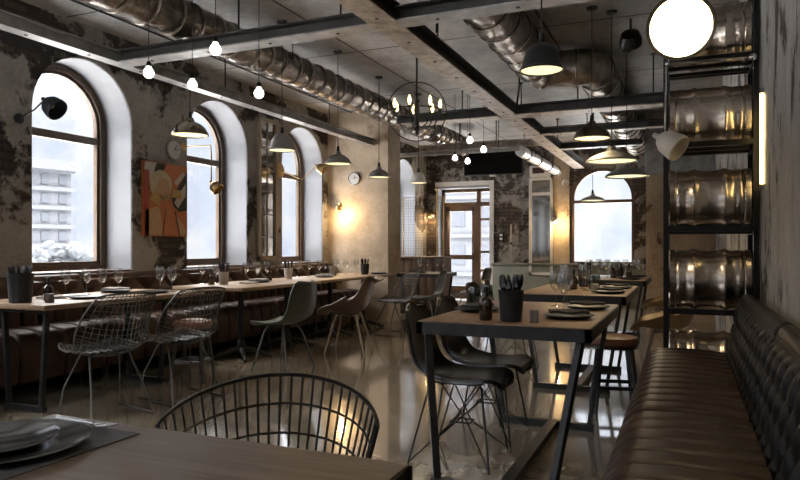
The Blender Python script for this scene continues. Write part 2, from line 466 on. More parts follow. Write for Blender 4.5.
structure(MB().box(-.58, XR, 10.95, YF, 2.27, CEIL).build('trim_1', 'gray_steel', smooth=0))
structure(MB().box(-3.70, -.58, YF - .05, YF, 0, .78, .01).box(-3.72, -.58, YF - .08, YF, .78, .82, .005).build('trim_2', 'green_panel'))
structure(MB().box(-2.44, FW[0] - .005, YF - .03, YF, .82, CEIL).build('trim_3', 'wall_pier', smooth=0))
structure(MB().box(XL, XL + .02, 9.63, YF, 0, .12).build('baseboard_left', 'table_steel', smooth=0))

def window_left(i, y0, y1):
    w = thing('window_%d' % i, None, None, kind='structure')
    lp = arch_loop(y0, y1, SILL, SPR)
    inn = arch_loop(y0 + .006, y1 - .006, SILL + .006, SPR)
    MB().poly([lp, inn], lambda a, b, d: (XL - .012 - d, a, b), .38).build('reveal_lining', 'white', w, smooth=40)
    f0, f1 = arch_loop(y0 + .006, y1 - .006, SILL + .006, SPR), arch_loop(y0 + .075, y1 - .075, SILL + .075, SPR)
    f2 = arch_loop(y0 + .105, y1 - .105, SILL + .105, SPR)
    mb = MB().poly([f0, f1], lambda a, b, d: (XL - .35 - d, a, b), .09)
    mb.build('window_frame', 'window_wood', w, smooth=40)
    mb = MB().poly([f1, f2], lambda a, b, d: (XL - .375 - d, a, b), .05)
    s = mb.build('sash', 'window_wood', w, smooth=40)
    MB().box(XL - .43, XL - .36, y0 + .08, y1 - .08, 2.19, 2.27, .008).build('transom_bar', 'window_wood', w)
    MB().poly([arch_loop(y0 + .08, y1 - .08, SILL + .08, SPR)], lambda a, b, d: (XL - .39 - d, a, b), .006).build('pane', 'pane', w, smooth=0)
    MB().box(XL - .36, XL - .002, y0 + .014, y1 - .014, SILL + .004, SILL + .022, .004).build('sill', 'window_wood', w)
for i, (a, b) in enumerate(WINS): window_left(i + 1, a, b)

for i, (a, b) in enumerate(FILL_WINS):  # frames and panes of the added, unseen fill-light windows
    w = thing('window_%d' % (10 + i), None, None, kind='structure')
    MB().poly([arch_loop(a, b, SILL, SPR), arch_loop(a + .08, b - .08, SILL + .08, SPR)], lambda p, q, d: (p, YB - .15 - d, q), .08).build('window_frame', 'window_wood', w, smooth=40)
    MB().poly([arch_loop(a + .07, b - .07, SILL + .07, SPR)], lambda p, q, d: (p, YB - .19 - d, q), .006).build('pane', 'pane', w, smooth=0)
w = thing('window_9', None, None, kind='structure')
f0 = arch_loop(FW[0], FW[1], FW[2], FW[3]); f1 = arch_loop(FW[0] + .08, FW[1] - .05, FW[2] + .06, FW[3])
MB().poly([f0, f1], lambda a, b, d: (a, YF + .02 + d, b), .09).build('window_frame', 'window_wood', w, smooth=40)
MB().box(FW[0] + .06, FW[1] - .04, YF + .03, YF + .09, 2.02, 2.08).build('transom_bar', 'window_wood', w)
MB().poly([f1], lambda a, b, d: (a, YF + .06 + d, b), .006).build('pane', 'pane', w, smooth=0)
MB().box(FW[0] - .04, FW[1] + .04, YF - .08, YF + .06, FW[2] - .05, FW[2], .006).build('sill', 'window_wood', w)

# entrance door: transom, side light, leaf set back in a white reveal
d = thing('door_1', None, None, kind='structure')
x0, x1, zt = DOOR; yd = YF + .24
MB().box(x1 - .004, x1 + .006, YF - .01, yd + .08, 0, zt).box(x0, x1, YF - .01, yd + .08, zt - .05, zt + .004).box(x0 - .004, x0 + .006, YF - .01, yd + .08, 0, zt).build('reveal_lining', 'white', d)
MB().box(x0 - .05, x1 + .09, YF - .03, YF + .002, zt, zt + .09).box(x1, x1 + .09, YF - .03, YF + .002, 0, zt).build('door_surround', 'white_trim', d)
mb = MB()
mb.box(x0, x0 + .07, yd, yd + .08, 0, zt - .05); mb.box(x1 - .07, x1, yd, yd + .08, 0, zt - .05)
mb.box(x0, x1, yd, yd + .08, zt - .12, zt - .05); mb.box(x0, x1, yd - .01, yd + .08, 2.03, 2.12)
mb.box(x1 - .36, x1 - .27, yd, yd + .08, 0, zt - .05)
for z in (1.72, 1.02, .62): mb.box(x1 - .28, x1 - .06, yd + .01, yd + .07, z, z + .05)
mb.build('door_frame', 'door_wood', d)
lf = MB()
lf.box(x0 + .07, x0 + .18, yd + .015, yd + .065, .02, 2.03).box(x1 - .47, x1 - .36, yd + .015, yd + .065, .02, 2.03)
lf.box(x0 + .1, x1 - .4, yd + .015, yd + .065, 1.93, 2.03).box(x0 + .1, x1 - .4, yd + .015, yd + .065, .88, .98).box(x0 + .1, x1 - .4, yd + .015, yd + .065, .02, .3)
leaf = lf.build('door_leaf', 'door_wood', d)
MB().tube([(x1 - .42, yd - .03, .85), (x1 - .42, yd - .04, 1.25)], .012, 8).box(x1 - .43, x1 - .41, yd - .04, yd + .02, .87, .89).box(x1 - .43, x1 - .41, yd - .04, yd + .02, 1.21, 1.23).build('door_handle', 'chrome', leaf)
MB().box(x0 + .05, x1 - .05, yd + .036, yd + .042, .1, zt - .1).build('pane', 'pane', d)

# ------------------------------------------------------------------ outside
structure(MB().box(-60, 60, -40, 70, -3.6, -3.4).build('ground_outside', 'snow', smooth=0))
def facade(name, label, loc, rz, W, Hh, floors, cols, D=6):
    t = thing(name, label, 'building', loc, rz)
    mb = MB().box(-W / 2, W / 2, 0, D, 0, Hh)
    for k in range(floors + 1): mb.box(-W / 2 - .15, W / 2 + .15, -.25, 0, Hh * k / floors - .12, Hh * k / floors + .12)
    mb.build('wall_block', 'ext_wall', t, smooth=0)
    MB().box(-W / 2 - .4, W / 2 + .4, -.6, D, Hh, Hh + .6).build('cornice', 'ext_wall', t, smooth=0)
    fh = Hh / floors; cw = W / cols
    for f in range(floors):
        for c in range(cols):
            x = -W / 2 + cw * (c + .5); z = fh * f + fh * .25
            MB().box(x - cw * .22, x + cw * .22, -.06, .02, z, z + fh * .5).build('window', 'ext_win', t, smooth=0)
    return t
facade('outside_building', 'pale stone apartment building seen through the near left window', (-38, 21.4, -3.4), R(75), 18, 9.3, 8, 17)
facade('outside_building', 'pale stone building seen through the glass of the entrance door', (-13.5, 44, -3.4), R(5), 12, 16, 6, 6)
def tree(loc, s, label):
    t = thing('frosted_tree', label, 'tree', loc)
    MB().tube([(0, 0, 0), (.05, 0, s * .5), (0, 0, s)], [.16, .12, .05], 8).build('trunk', 'window_wood', t)
    rnd = random.Random(int(s * 100)); mb = MB()
    for k in range(110):
        a = rnd.uniform(0, 2 * PI); r = rnd.uniform(.1, 1.7); z = s + rnd.uniform(-1.3, .9)
        tmp = bmesh.new(); bmesh.ops.create_icosphere(tmp, subdivisions=2, radius=rnd.uniform(.12, .30))
        for v in tmp.verts: v.co *= 1 + rnd.uniform(-.2, .2)
        mb._add(tmp, 0, Matrix.Translation((r * math.cos(a), r * math.sin(a), z)))
    mb.build('crown', 'foliage', t)
tree((-21.5, 17.6, -3.4), 3.6, 'frosted pale tree outside the near window, in front of the stone building')
tree((-23.6, 13.7, -3.4), 3.4, 'lower frosted tree outside the near window, left of the taller one')

# ------------------------------------------------------------------ ceiling steel
def channel(name, label, x0, x1, y0, y1, z0, z1, mat, axis, rods, lip=.012, web='beam_web'):
    t = thing(name, label, 'steel beam', ((x0 + x1) / 2, (y0 + y1) / 2, z0))
    hx, hy, h = (x1 - x0) / 2, (y1 - y0) / 2, z1 - z0
    mb = MB()
    wx = .015
    if axis == 'y':
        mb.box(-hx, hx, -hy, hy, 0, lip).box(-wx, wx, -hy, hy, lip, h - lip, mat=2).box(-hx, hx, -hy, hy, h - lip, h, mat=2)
    else:
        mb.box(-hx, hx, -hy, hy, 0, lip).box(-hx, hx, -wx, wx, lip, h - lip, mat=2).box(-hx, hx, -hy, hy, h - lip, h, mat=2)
    L = (hy if axis == 'y' else hx)
    n = max(3, int(L * 2 / .55))
    for k in range(n):
        q = -L + 2 * L * (k + .5) / n
        mb.lathe([(0, -.006), (.012, -.006), (.014, 0), (0, 0)], 8, Matrix.Translation((0, q, 0) if axis == 'y' else (q, 0, 0)), mat=1)
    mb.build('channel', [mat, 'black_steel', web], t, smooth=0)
    for s in rods:
        p = (0, s, h) if axis == 'y' else (s, 0, h)
        MB().tube([p, (p[0], p[1], CEIL - z0)], .008, 6).lathe([(0, 0), (.03, 0), (.03, .01), (0, .01)], 10, Matrix.Translation((p[0], p[1], CEIL - z0 - .012))).build('hanger_rod', 'black_steel', t)
channel('steel_channel', 'long grey steel beam running above the left window tables', -4.48, -4.36, -1.9, 9.14, 2.70, 2.80, 'gray_steel', 'y', (-3, -.6, 2.0, 4.2), web='gray_steel')
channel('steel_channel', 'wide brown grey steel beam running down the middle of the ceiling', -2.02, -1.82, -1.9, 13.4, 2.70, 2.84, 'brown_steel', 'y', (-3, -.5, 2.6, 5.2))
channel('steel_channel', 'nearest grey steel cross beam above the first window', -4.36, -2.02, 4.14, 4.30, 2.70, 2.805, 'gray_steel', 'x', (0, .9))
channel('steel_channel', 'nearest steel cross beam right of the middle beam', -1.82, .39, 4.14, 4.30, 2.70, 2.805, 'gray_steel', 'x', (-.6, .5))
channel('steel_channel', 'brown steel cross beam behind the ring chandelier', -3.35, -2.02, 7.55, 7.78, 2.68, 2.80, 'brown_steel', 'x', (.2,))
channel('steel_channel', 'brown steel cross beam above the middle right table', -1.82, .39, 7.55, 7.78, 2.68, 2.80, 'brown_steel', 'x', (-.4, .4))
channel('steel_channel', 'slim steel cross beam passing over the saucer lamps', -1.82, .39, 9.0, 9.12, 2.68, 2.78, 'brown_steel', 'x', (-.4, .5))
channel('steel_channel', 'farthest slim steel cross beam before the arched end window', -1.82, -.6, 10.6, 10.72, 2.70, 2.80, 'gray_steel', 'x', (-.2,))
channel('steel_channel', 'steel cross beam at the far end in front of the black screen', -4.0, -2.02, 10.0, 10.14, 2.70, 2.805, 'brown_steel', 'x', (-.3, .3), web='brown_steel')
# pipes
def pipe(name, label, pts, r, mat, cat='pipe', n=10, clips=()):
    t = thing(name, label, cat, pts[0])
    o = Vector(pts[0])
    MB().tube([Vector(p) - o for p in pts], r, n).build('pipe_run', mat, t)
    if not clips:
        e = Vector(pts[-1]) - o
        MB().sphere(e * .5, r * 1.6, 8).build('mounting_clip', 'black_steel', t)
    for c in clips:
        c = Vector(c) - o
        MB().tube([c, (c.x, c.y, CEIL - o.z)], .006, 6).tube([(c.x + (r + .004) * math.cos(a), c.y, c.z + (r + .004) * math.sin(a)) for a in [2 * PI * k / 10 for k in range(10)]], .006, 5, True).build('clip_hanger', 'black_steel', t)
pipe('water_pipe', 'thin pale pipe crossing under the ceiling before the screen', [(-4.4, 9.8, 2.63), (-2.28, 9.8, 2.63)], .035, 'gray_steel', clips=[(-3.2, 9.8, 2.63), (-2.6, 9.8, 2.63)])
pipe('conduit', 'short black curved conduit rising from the middle beam', [(-1.80, 4.9, 2.84), (-1.79, 4.88, 3.0), (-1.80, 4.80, 3.12), (-1.86, 4.70, 3.25)], .012, 'black_steel', 'conduit', 8)
pipe('conduit', 'black curved conduit rising beside the crossing beams', [(-1.78, 7.5, 2.75), (-1.74, 7.45, 2.95), (-1.72, 7.40, 3.10), (-1.66, 7.32, 3.25)], .012, 'black_steel', 'conduit', 8)
pipe('conduit', 'thin black conduit clipped along the concrete ceiling left of the duct', [(-4.75, -1.5, 3.235), (-4.75, 9.1, 3.235)], .010, 'black_steel', 'conduit', 6)

def duct(name, label, path, r, mat, band_mat, pitch, seed, cr=.03, n=24, straps=(), crumple=.05):
    """spiral duct: crinkled tube along a path with band rings"""
    t = thing(name, label, 'duct', path[0])
    o = Vector(path[0]); P = [Vector(p) - o for p in path]
    rnd = random.Random(seed)
    pts, rad, bands = [], [], []
    for i in range(len(P) - 1):
        a, b = P[i], P[i + 1]; L = (b - a).length; k = max(2, int(L / .055))
        for q in range(k):
            pts.append(a.lerp(b, q / k))
    pts.append(P[-1])
    # soften corners
    for _ in range(3):
        pts = [pts[0]] + [(pts[i - 1] + pts[i] * 2 + pts[i + 1]) / 4 for i in range(1, len(pts) - 1)] + [pts[-1]]
    acc = 0; nb = pitch * .5
    for i, p in enumerate(pts):
        if i: acc += (pts[i] - pts[i - 1]).length
        ph = (acc % pitch) / pitch
        rad.append(r * (1 + cr * math.sin(PI * ph) + rnd.uniform(-.012, .012)))
        if acc > nb: bands.append(i); nb += pitch * rnd.uniform(.85, 1.15)
    mb = MB().tube(pts, rad, n)
    for v in mb.bm.verts: v.co += Vector((rnd.uniform(-1, 1), rnd.uniform(-1, 1), rnd.uniform(-1, 1))) * r * crumple
    mb.build('duct_tube', mat, t, smooth=50)
    for i in bands[:90]:
        i = min(max(i, 1), len(pts) - 2)
        ax = (pts[i + 1] - pts[i - 1]).normalized(); q = ax.to_track_quat('Z', 'Y').to_matrix().to_4x4()
        rr = rad[i] * 1.03
        MB().lathe([(rr - .004, -.010), (rr + .008, -.009), (rr + .012, 0), (rr + .008, .009), (rr - .004, .010)], n, Matrix.Translation(pts[i]) @ q, closed=True).build('duct_band', band_mat, t)
    for s in straps:
        i = min(range(len(pts)), key=lambda k: abs(pts[k].y + o.y - s))
        p = pts[i]
        MB().tube([(p.x - r * 1.02, p.y, p.z), (p.x - r * 1.02, p.y, CEIL - o.z)], .006, 6).tube([(p.x + r * 1.02, p.y, p.z), (p.x + r * 1.02, p.y, CEIL - o.z)], .006, 6).build('strap_hanger', 'black_steel', t)
duct('spiral_duct', 'long crinkled metal duct with dark bands above the left tables', [(-3.74, 1.2, 2.99), (-3.74, 6.0, 2.99), (-3.70, 11.6, 2.99)], .150, 'duct', 'duct_dark', .24, 3, straps=(3.4, 5.6, 7.6, 9.6))
duct('spiral_duct', 'wide metal duct with an elbow above the right tables', [(-1.42, 4.34, 3.035), (-1.42, 7.05, 3.035), (-.88, 7.15, 3.035), (-.88, 7.9, 3.035), (-.80, 12.9, 3.035)], .185, 'duct_dark', 'duct', .36, 5, straps=(5.4, 8.6))
duct('foil_duct', 'short shiny foil hose beyond the black screen', [(-2.28, 9.87, 2.60), (-2.26, 12.8, 2.60)], .085, 'foil', 'table_steel', .75, 8, crumple=.006, cr=.0, straps=(10.5, 12.0))

# ------------------------------------------------------------------ hanging lamps
PEND = {
    'bell': lambda r: ([(.016, 1.30), (.05, 1.28), (.30, 1.22), (.58, 1.06), (.76, .80), (.86, .45), (.92, .12), (1.0, .08), (1.0, 0)], .62),
    'dome': lambda r: ([(.05, .98), (.18, .95), (.26, .74), (.55, .62), (.82, .40), (.96, .14), (1.0, .02), (1.0, 0)], .6),
    'saucer': lambda r: ([(.05, .62), (.17, .60), (.20, .42), (.45, .34), (.80, .20), (.98, .06), (1.0, 0)], .3),
}
def pendant(kind, x, y, z, r, mat, label, cord_mat='black_steel', glow='glow', glow_r=.93, watt=0):
    t = thing('pendant_lamp', label, 'lamp', (x, y, z))
    prof, _ = PEND[kind](r)
    outer = [(a * r, b * r) for a, b in prof]
    inner = [(max(.004, a * r - .006), b * r - (.006 if b > .1 else 0)) for a, b in prof][::-1]
    MB().lathe(outer + [(outer[-1][0] - .003, -.003)] + inner, 28, closed=False).build('lamp_shade', mat, t, smooth=30)
    MB().lathe([(0, .02 * r), (r * glow_r * .6, .02 * r), (r * glow_r, .045 * r), (r * glow_r, .06 * r), (0, .08 * r)], 28).build('diffuser', glow, t)
    top = outer[0][1]
    if watt:
        l = bpy.data.lights.new('lamp_light', 'SPOT'); l.energy = watt; l.color = (1, .74, .42); l.spot_size = R(150); l.spot_blend = .6; l.shadow_soft_size = .06
        lo = bpy.data.objects.new('lamp_light', l); COL.objects.link(lo); lo.parent = t; lo.location = (0, 0, -.012)
    MB().lathe([(0, top + .05), (.014, top + .05), (.018, top), (.018, top - .02), (0, top - .02)], 12).build('lamp_cap', 'black_steel', t)
    MB().tube([(0, 0, top + .04), (0, 0, CEIL - z)], .004, 6).build('cord', cord_mat, t)
    MB().lathe([(0, 0), (.05, 0), (.045, -.02), (.01, -.03), (0, -.03)], 16, Matrix.Translation((0, 0, CEIL - z))).build('ceiling_rose', 'black_steel', t)
pendant('bell', -.74, 3.72, 2.14, .122, 'lamp_black', 'large black bell pendant hanging over the near right table', watt=14)
pendant('dome', -4.07, 4.68, 2.15, .165, 'lamp_gold', 'aged metal dome pendant in front of the second left window', glow='glow_soft', watt=8)
pendant('bell', -3.44, 5.20, 2.048, .125, 'lamp_gray', 'grey bell pendant in front of the tall wall mirror', watt=8)
pendant('dome', -3.42, 6.24, 2.04, .145, 'lamp_gray', 'grey dome pendant before the third left window edge', glow='glow_soft', watt=8)
pendant('dome', -3.47, 7.38, 2.01, .135, 'lamp_gray', 'small grey dome pendant before the pale lit pier', watt=8)
pendant('bell', -3.36, 8.42, 2.03, .115, 'lamp_white', 'pale bell pendant right of the lit pier')
pendant('dome', -.75, 5.98, 2.10, .16, 'lamp_gold', 'brown dome pendant hanging below the duct elbow', watt=14)
pendant('saucer', -.60, 6.15, 1.91, .225, 'lamp_gray', 'wide grey saucer pendant over the middle right table', watt=18)
pendant('saucer', -.57, 7.42, 1.90, .225, 'lamp_gray', 'wide grey saucer pendant hanging below and behind the other saucer', watt=18)
pendant('saucer', -1.28, 10.30, 1.85, .18, 'lamp_white', 'pale thin saucer pendant in front of the arched end window', watt=8)

pendant('dome', -.85, .35, 2.10, .16, 'lamp_gold', 'unseen dome pendant added to light the nearest dark table', watt=4)  # out of view, added for warm light on the table and kegs

pendant('bell', -.62, 1.75, 2.12, .122, 'lamp_black', 'unseen black bell pendant added to light the bench and kegs', watt=5)  # out of view, extends the row; added to light bench, chairs and kegs

def hanging_bulb(x, y, z, label, r=.038):
    t = thing('hanging_bulb', label, 'light bulb', (x, y, z), group='bare bulbs on thin cords')
    MB().lathe([(0, -r), (r * .5, -r * .87), (r * .87, -r * .5), (r, 0), (r * .87, r * .5), (r * .55, r * .9), (r * .42, r * 1.3), (0, r * 1.3)], 16).build('bulb', 'bulb', t)
    MB().lathe([(0, r * 2.3), (r * .3, r * 2.2), (r * .45, r * 1.9), (r * .45, r * 1.2), (0, r * 1.2)], 10).build('socket', 'black_steel', t)
    MB().tube([(0, 0, r * 2.2), (0, 0, CEIL - z)], .003, 5).build('cord', 'black_steel', t)
for (x, y, z), lb in zip([(-3.53, 3.63, 2.397), (-3.49, 4.04, 2.4), (-2.84, 3.51, 2.45), (-2.93, 4.12, 2.30), (-2.90, 8.62, 2.37), (-2.75, 8.72, 2.33), (-2.30, 7.38, 2.39), (-2.28, 7.88, 2.35)],
    ['bare round bulb hanging nearest the first window', 'bare round bulb hanging second from the first window', 'bare round bulb hanging highest, just below the cross beam edge', 'bare round bulb hanging lowest before the long duct',
     'far bare bulb hanging left of the black screen', 'far bare bulb hanging lowest before the black screen corner', 'far bare bulb hanging highest before the screen', 'far bare bulb before the middle of the black screen']):
    hanging_bulb(x, y, z, lb)

# ring chandelier
t = thing('chandelier', 'black ring chandelier with candle bulbs beside the middle beam', 'chandelier', (-2.42, 6.02, 2.50))
MB().tube([(0, 0, -.24), (0, 0, CEIL - 2.5)], .010, 8).lathe([(0, .10), (.035, .09), (.02, .05), (.03, 0), (.02, -.1), (.03, -.2), (0, -.26)], 12).build('stem', 'black_steel', t)
vx, vy = math.cos(R(23)), math.sin(R(23))
MB().tube([(.29 * math.cos(a) * vx, .29 * math.cos(a) * vy, .29 * math.sin(a) - .02) for a in [2 * PI * k / 40 for k in range(40)]], .006, 6, True).build('ring', 'black_steel', t)
MB().tube([(.27 * math.cos(a), .27 * math.sin(a), -.02) for a in [2 * PI * k / 36 for k in range(36)]], .005, 6, True).build('ring', 'black_steel', t)
for k in range(7):
    a = 2 * PI * k / 7 + .3; c, s = math.cos(a), math.sin(a)
    arm = MB().tube([(0, 0, -.15), (c * .08, s * .08, -.19), (c * .17, s * .17, -.16), (c * .23, s * .23, -.06), (c * .23, s * .23, -.01)], .006, 6).lathe([(0, 0), (.022, 0), (.016, -.015), (0, -.02)], 10, Matrix.Translation((c * .23, s * .23, -.005))).build('arm', 'black_steel', t)
    MB().lathe([(0, 0), (.011, .01), (.018, .035), (.015, .065), (.006, .09), (0, .10)], 10, Matrix.Translation((c * .23, s * .23, .002))).build('candle_bulb', 'candle', arm)
for k in range(14):
    a = 2 * PI * k / 14; c, s = math.cos(a), math.sin(a)
    MB().tube([(c * .14, s * .14, -.13), (c * .12, s * .12, -.18)], .002, 4).lathe([(0, 0), (.020, -.03), (.014, -.06), (0, -.085)], 6, Matrix.Translation((c * .12, s * .12, -.18))).build('glass_drop', 'glassware', t)

# round ceiling loudspeaker
t = thing('ceiling_speaker', 'small round dark speaker hanging from the ceiling beside the big lamp', 'speaker', (-.46, 6.42, 3.06))
MB().lathe([(0, .07), (.08, .06), (.10, .0), (.10, -.05), (.085, -.06), (.075, -.03), (0, -.03)], 20, Matrix.Rotation(R(50), 4, 'X')).build('speaker_body', 'black_steel', t)
MB().tube([(0, 0, .05), (0, 0, CEIL - 3.06)], .01, 6).build('bracket', 'black_steel', t)

# ------------------------------------------------------------------ wall lamps
def aim(v):
    return Vector(v).to_track_quat('Z', 'Y').to_matrix().to_4x4()
def cone_head(parent, p, axis, r, l, mat, glow=None):
    """lamp head at p, opening towards axis"""
    m = Matrix.Translation(p) @ aim(axis)
    prof = [(r * .16, -l * .3), (r * .22, -l * .05), (r * .55, l * .08), (r * .85, l * .35), (r, l * .85), (r * .98, l)]
    inner = [(a - .004, b + .003) for a, b in prof[1:]][::-1]
    MB().lathe([(0, -l * .3)] + prof + inner + [(0, l * .02)], 22, m).build('lamp_shade', mat, parent, smooth=40)
    if glow:
        MB().lathe([(0, l * .9), (r * .9, l * .86), (r * .9, l * .83), (0, l * .8)], 22, m).build('diffuser', glow, parent)
    else:
        MB().sphere((0, 0, 0), r * .35, 10).bm.transform(m) if False else MB().lathe([(0, l * .62), (r * .2, l * .55), (r * .3, l * .35), (r * .2, l * .1), (0, l * .1)], 12, m).build('bulb', 'lamp_in', parent)
def sconce(label, mount, pts, head, axis, r, l, mat, glow=None, wall='x', plate=.045):
    t = thing('wall_lamp', label, 'lamp', mount)
    o = Vector(mount)
    q = Matrix.Rotation(R(90), 4, 'Y') if wall == 'x' else Matrix.Rotation(R(90), 4, 'X')
    MB().lathe([(0, 0), (plate, 0), (plate, .015), (plate * .4, .03), (0, .03)], 16, q).build('wall_plate', mat, t)
    MB().tube([Vector(p) - o for p in pts], .007, 8).build('arm', mat, t)
    cone_head(t, Vector(head) - o, axis, r, l, mat, glow)
    return t
sconce('dark wall lamp on a thin arm beside the first window', (-5.195, 3.86, 2.24), [(-5.18, 3.86, 2.24), (-5.0, 3.86, 2.30), (-4.90, 3.86, 2.36)], (-4.87, 3.865, 2.36), (.72, .15, -.55), .095, .14, 'lamp_black')
sconce('brass cone wall lamp dangling before the second window', (-5.195, 5.86, 2.28), [(-5.18, 5.86, 2.28), (-4.84, 5.90, 2.28), (-4.83, 5.90, 2.20), (-4.83, 5.90, 1.86)], (-4.83, 5.91, 1.86), (.5, .1, -.5), .075, .11, 'brass', None)
sconce('jointed brass wall lamp reaching across the third window', (-5.195, 7.79, 2.22), [(-5.18, 7.79, 2.22), (-4.96, 8.0, 2.10), (-4.78, 8.06, 2.28)], (-4.76, 8.07, 2.29), (.6, .2, -.35), .075, .12, 'brass', None, plate=.10)
t = sconce('small brass spot lamp on the lit pier', (-4.98, 9.145, 1.80), [(-4.98, 9.13, 1.80), (-4.98, 9.06, 1.80)], (-4.975, 9.05, 1.78), (.25, .3, -.8), .045, .07, 'brass', 'glow_soft', 'y')
def warm_light(parent, loc, power, rad=.03, c=(1, .66, .30)):
    l = bpy.data.lights.new('lamp_light', 'POINT'); l.energy = power; l.color = c; l.shadow_soft_size = rad
    o = bpy.data.objects.new('lamp_light', l); COL.objects.link(o); o.parent = parent; o.location = loc
    return o
warm_light(t, (.12, -.16, -.16), 9)
t = sconce('small lamp on the far wall beside the framed mirror', (-2.38, 13.465, 1.70), [(-2.38, 13.45, 1.70), (-2.40, 13.36, 1.72)], (-2.40, 13.34, 1.72), (.2, -.2, -.8), .055, .08, 'lamp_white', 'glow', 'y')
warm_light(t, (.06, -.22, -.12), 14)
sconce('small round lamp on the far wall at the arched window', (-2.22, 13.465, 2.42), [(-2.22, 13.45, 2.42), (-2.22, 13.36, 2.44)], (-2.22, 13.34, 2.44), (.5, -.5, -.2), .07, .09, 'lamp_white', None, 'y')
t = sconce('small brass lamp glowing on the far wall left of the door', (-5.05, 13.495, 1.85), [(-5.05, 13.48, 1.85), (-5.05, 13.36, 1.86)], (-5.05, 13.34, 1.86), (0, -.2, -.8), .05, .08, 'brass', 'glow', 'y')
warm_light(t, (.02, -.22, -.15), 12)

# big lamp, its long arm, the rail on the keg rack and the small lamp hanging from that rail
t = thing('arm_lamp', 'big bright round lamp facing the bench, on the keg rack rail', 'lamp', (-.09, 4.43, 2.29))
o = Vector((-.09, 4.43, 2.29)); hp = Vector((-.016, 2.86, 2.028)); ax = Vector((0.05, -.93, -.30)).normalized()
MB().tube([Vector((-.09, 4.415, 2.302)) - o, Vector((-.06, 3.9, 2.30)) - o, hp - ax * .17 - o], .009, 8).build('arm', 'chrome', t)
m4 = Matrix.Translation(hp - o) @ aim(ax)
MB().lathe([(0, -.18), (.03, -.18), (.05, -.13), (.10, -.10), (.125, -.02), (.130, .012), (.116, .010), (.115, -.02), (.09, -.09), (0, -.1)], 36, m4).build('lamp_shade', 'lamp_gold', t)
MB().lathe([(0, .004), (.08, .003), (.114, 0), (.114, -.006), (0, -.01)], 36, m4).build('diffuser', 'big_glow', t)
t = thing('lamp_rail', 'thin chrome rail fixed across the top of the keg rack', 'rail', (-.10, 4.43, 2.29))
MB().tube([(0, 0, 0), (.48, 0, -.01)], .008, 8).sphere((0, 0, 0), .016).sphere((.47, 0, -.01), .022).build('rail_rod', 'chrome', t)
t = thing('hanging_lamp', 'small grey cone lamp hanging on a rod beside the keg rack', 'lamp', (-.105, 4.42, 2.27))
MB().tube([(0, 0, 0), (-.01, 0, -.42)], .007, 8).build('rod', 'chrome', t)
cone_head(t, Vector((-.04, -.01, -.44)), (.75, -.35, -.55), .085, .15, 'lamp_white')
# glowing tube on the right wall
t = thing('tube_light', 'glowing yellow tube light upright on the right wall', 'lamp', (.405, 4.30, 1.48))
MB().tube([(0, 0, .03), (0, 0, .55)], .011, 10).build('tube', 'tube', t)
for z in (0, .55): MB().box(-.012, .013, -.018, .018, z, z + .03).build('lamp_socket', 'chrome', t)

# ------------------------------------------------------------------ keg rack
RX0, RX1, RY0, RY1 = -.127, .412, 4.53, 4.97
t = thing('keg_rack', 'black steel rack holding beer kegs at the end of the bench', 'rack', (0, 0, 0))
for x in (RX0, RX1 - .03):
    for y in (RY0, RY1 - .04):
        MB().box(x, x + .03, y, y + .04, 0, CEIL - .005).build('post', 'black_steel', t, smooth=0)
LEV = (.22, .75, 1.27, 1.80, 2.33)
for z in LEV:
    mb = MB()
    mb.box(RX0 + .03, RX1 - .03, RY0, RY0 + .03, z - .022, z + .012).box(RX0 + .03, RX1 - .03, RY1 - .03, RY1, z - .022, z + .012)
    mb.box(RX0 + .005, RX0 + .028, RY0 + .04, RY1 - .04, z - .04, z + .012).box(RX1 - .028, RX1 - .005, RY0 + .04, RY1 - .04, z - .04, z + .012)
    mb.build('shelf_bar', 'black_steel', t, smooth=0)
    for y in (4.66, 4.84): MB().box(RX0 + .02, RX1 - .02, y - .012, y + .012, z - .035, z - .012).build('support_bar', 'black_steel', t, smooth=0)
def keg():
    k = thing('beer_keg', 'x x x x', 'keg')
    r = .197; L = .232
    def rad(x):
        a = abs(x); q = 1 + .045 * math.exp(-((a - .088) / .020) ** 2) - .030 * math.exp(-(x / .048) ** 2) - .02 * math.exp(-((a - .14) / .02) ** 2)
        return r * q * (1 if a < .175 else 1 - .10 * ((a - .175) / .04) ** 2)
    xs = [-.205 + .41 * k / 46 for k in range(47)]
    pr = [(0, -L + .035), (r * .7, -L + .03)] + [(rad(x), x) for x in xs] + [(r * .7, L - .03), (0, L - .035)]
    q = Matrix.Rotation(R(90), 4, 'Y')
    MB().lathe(pr, 40, q).build('barrel', 'keg', k, smooth=25)
    for s in (-1, 1):
        c = [(r * .93, s * (L - .045)), (r * 1.01, s * (L - .03)), (r * 1.015, s * L), (r * .985, s * (L + .006)), (r * .96, s * L), (r * .95, s * (L - .03))]
        MB().lathe(c, 40, q, closed=True).build('rim_collar', 'keg', k, smooth=25)
    MB().lathe([(0, L - .03), (.03, L - .03), (.03, L - .012), (0, L - .008)], 16, q).build('tap_valve', 'brass', k)
    return k
KP = Proto(keg())
for z, lb in zip(LEV, ['steel beer keg on the lowest level of the rack, behind the bench end', 'steel beer keg second from the floor in the rack', 'steel beer keg on the middle level of the rack', 'steel beer keg second from the top in the rack', 'topmost steel beer keg in the rack, behind the big lamp']):
    KP.put((.1425, 4.75, z + .185), 0, lb, 'beer kegs in the rack')

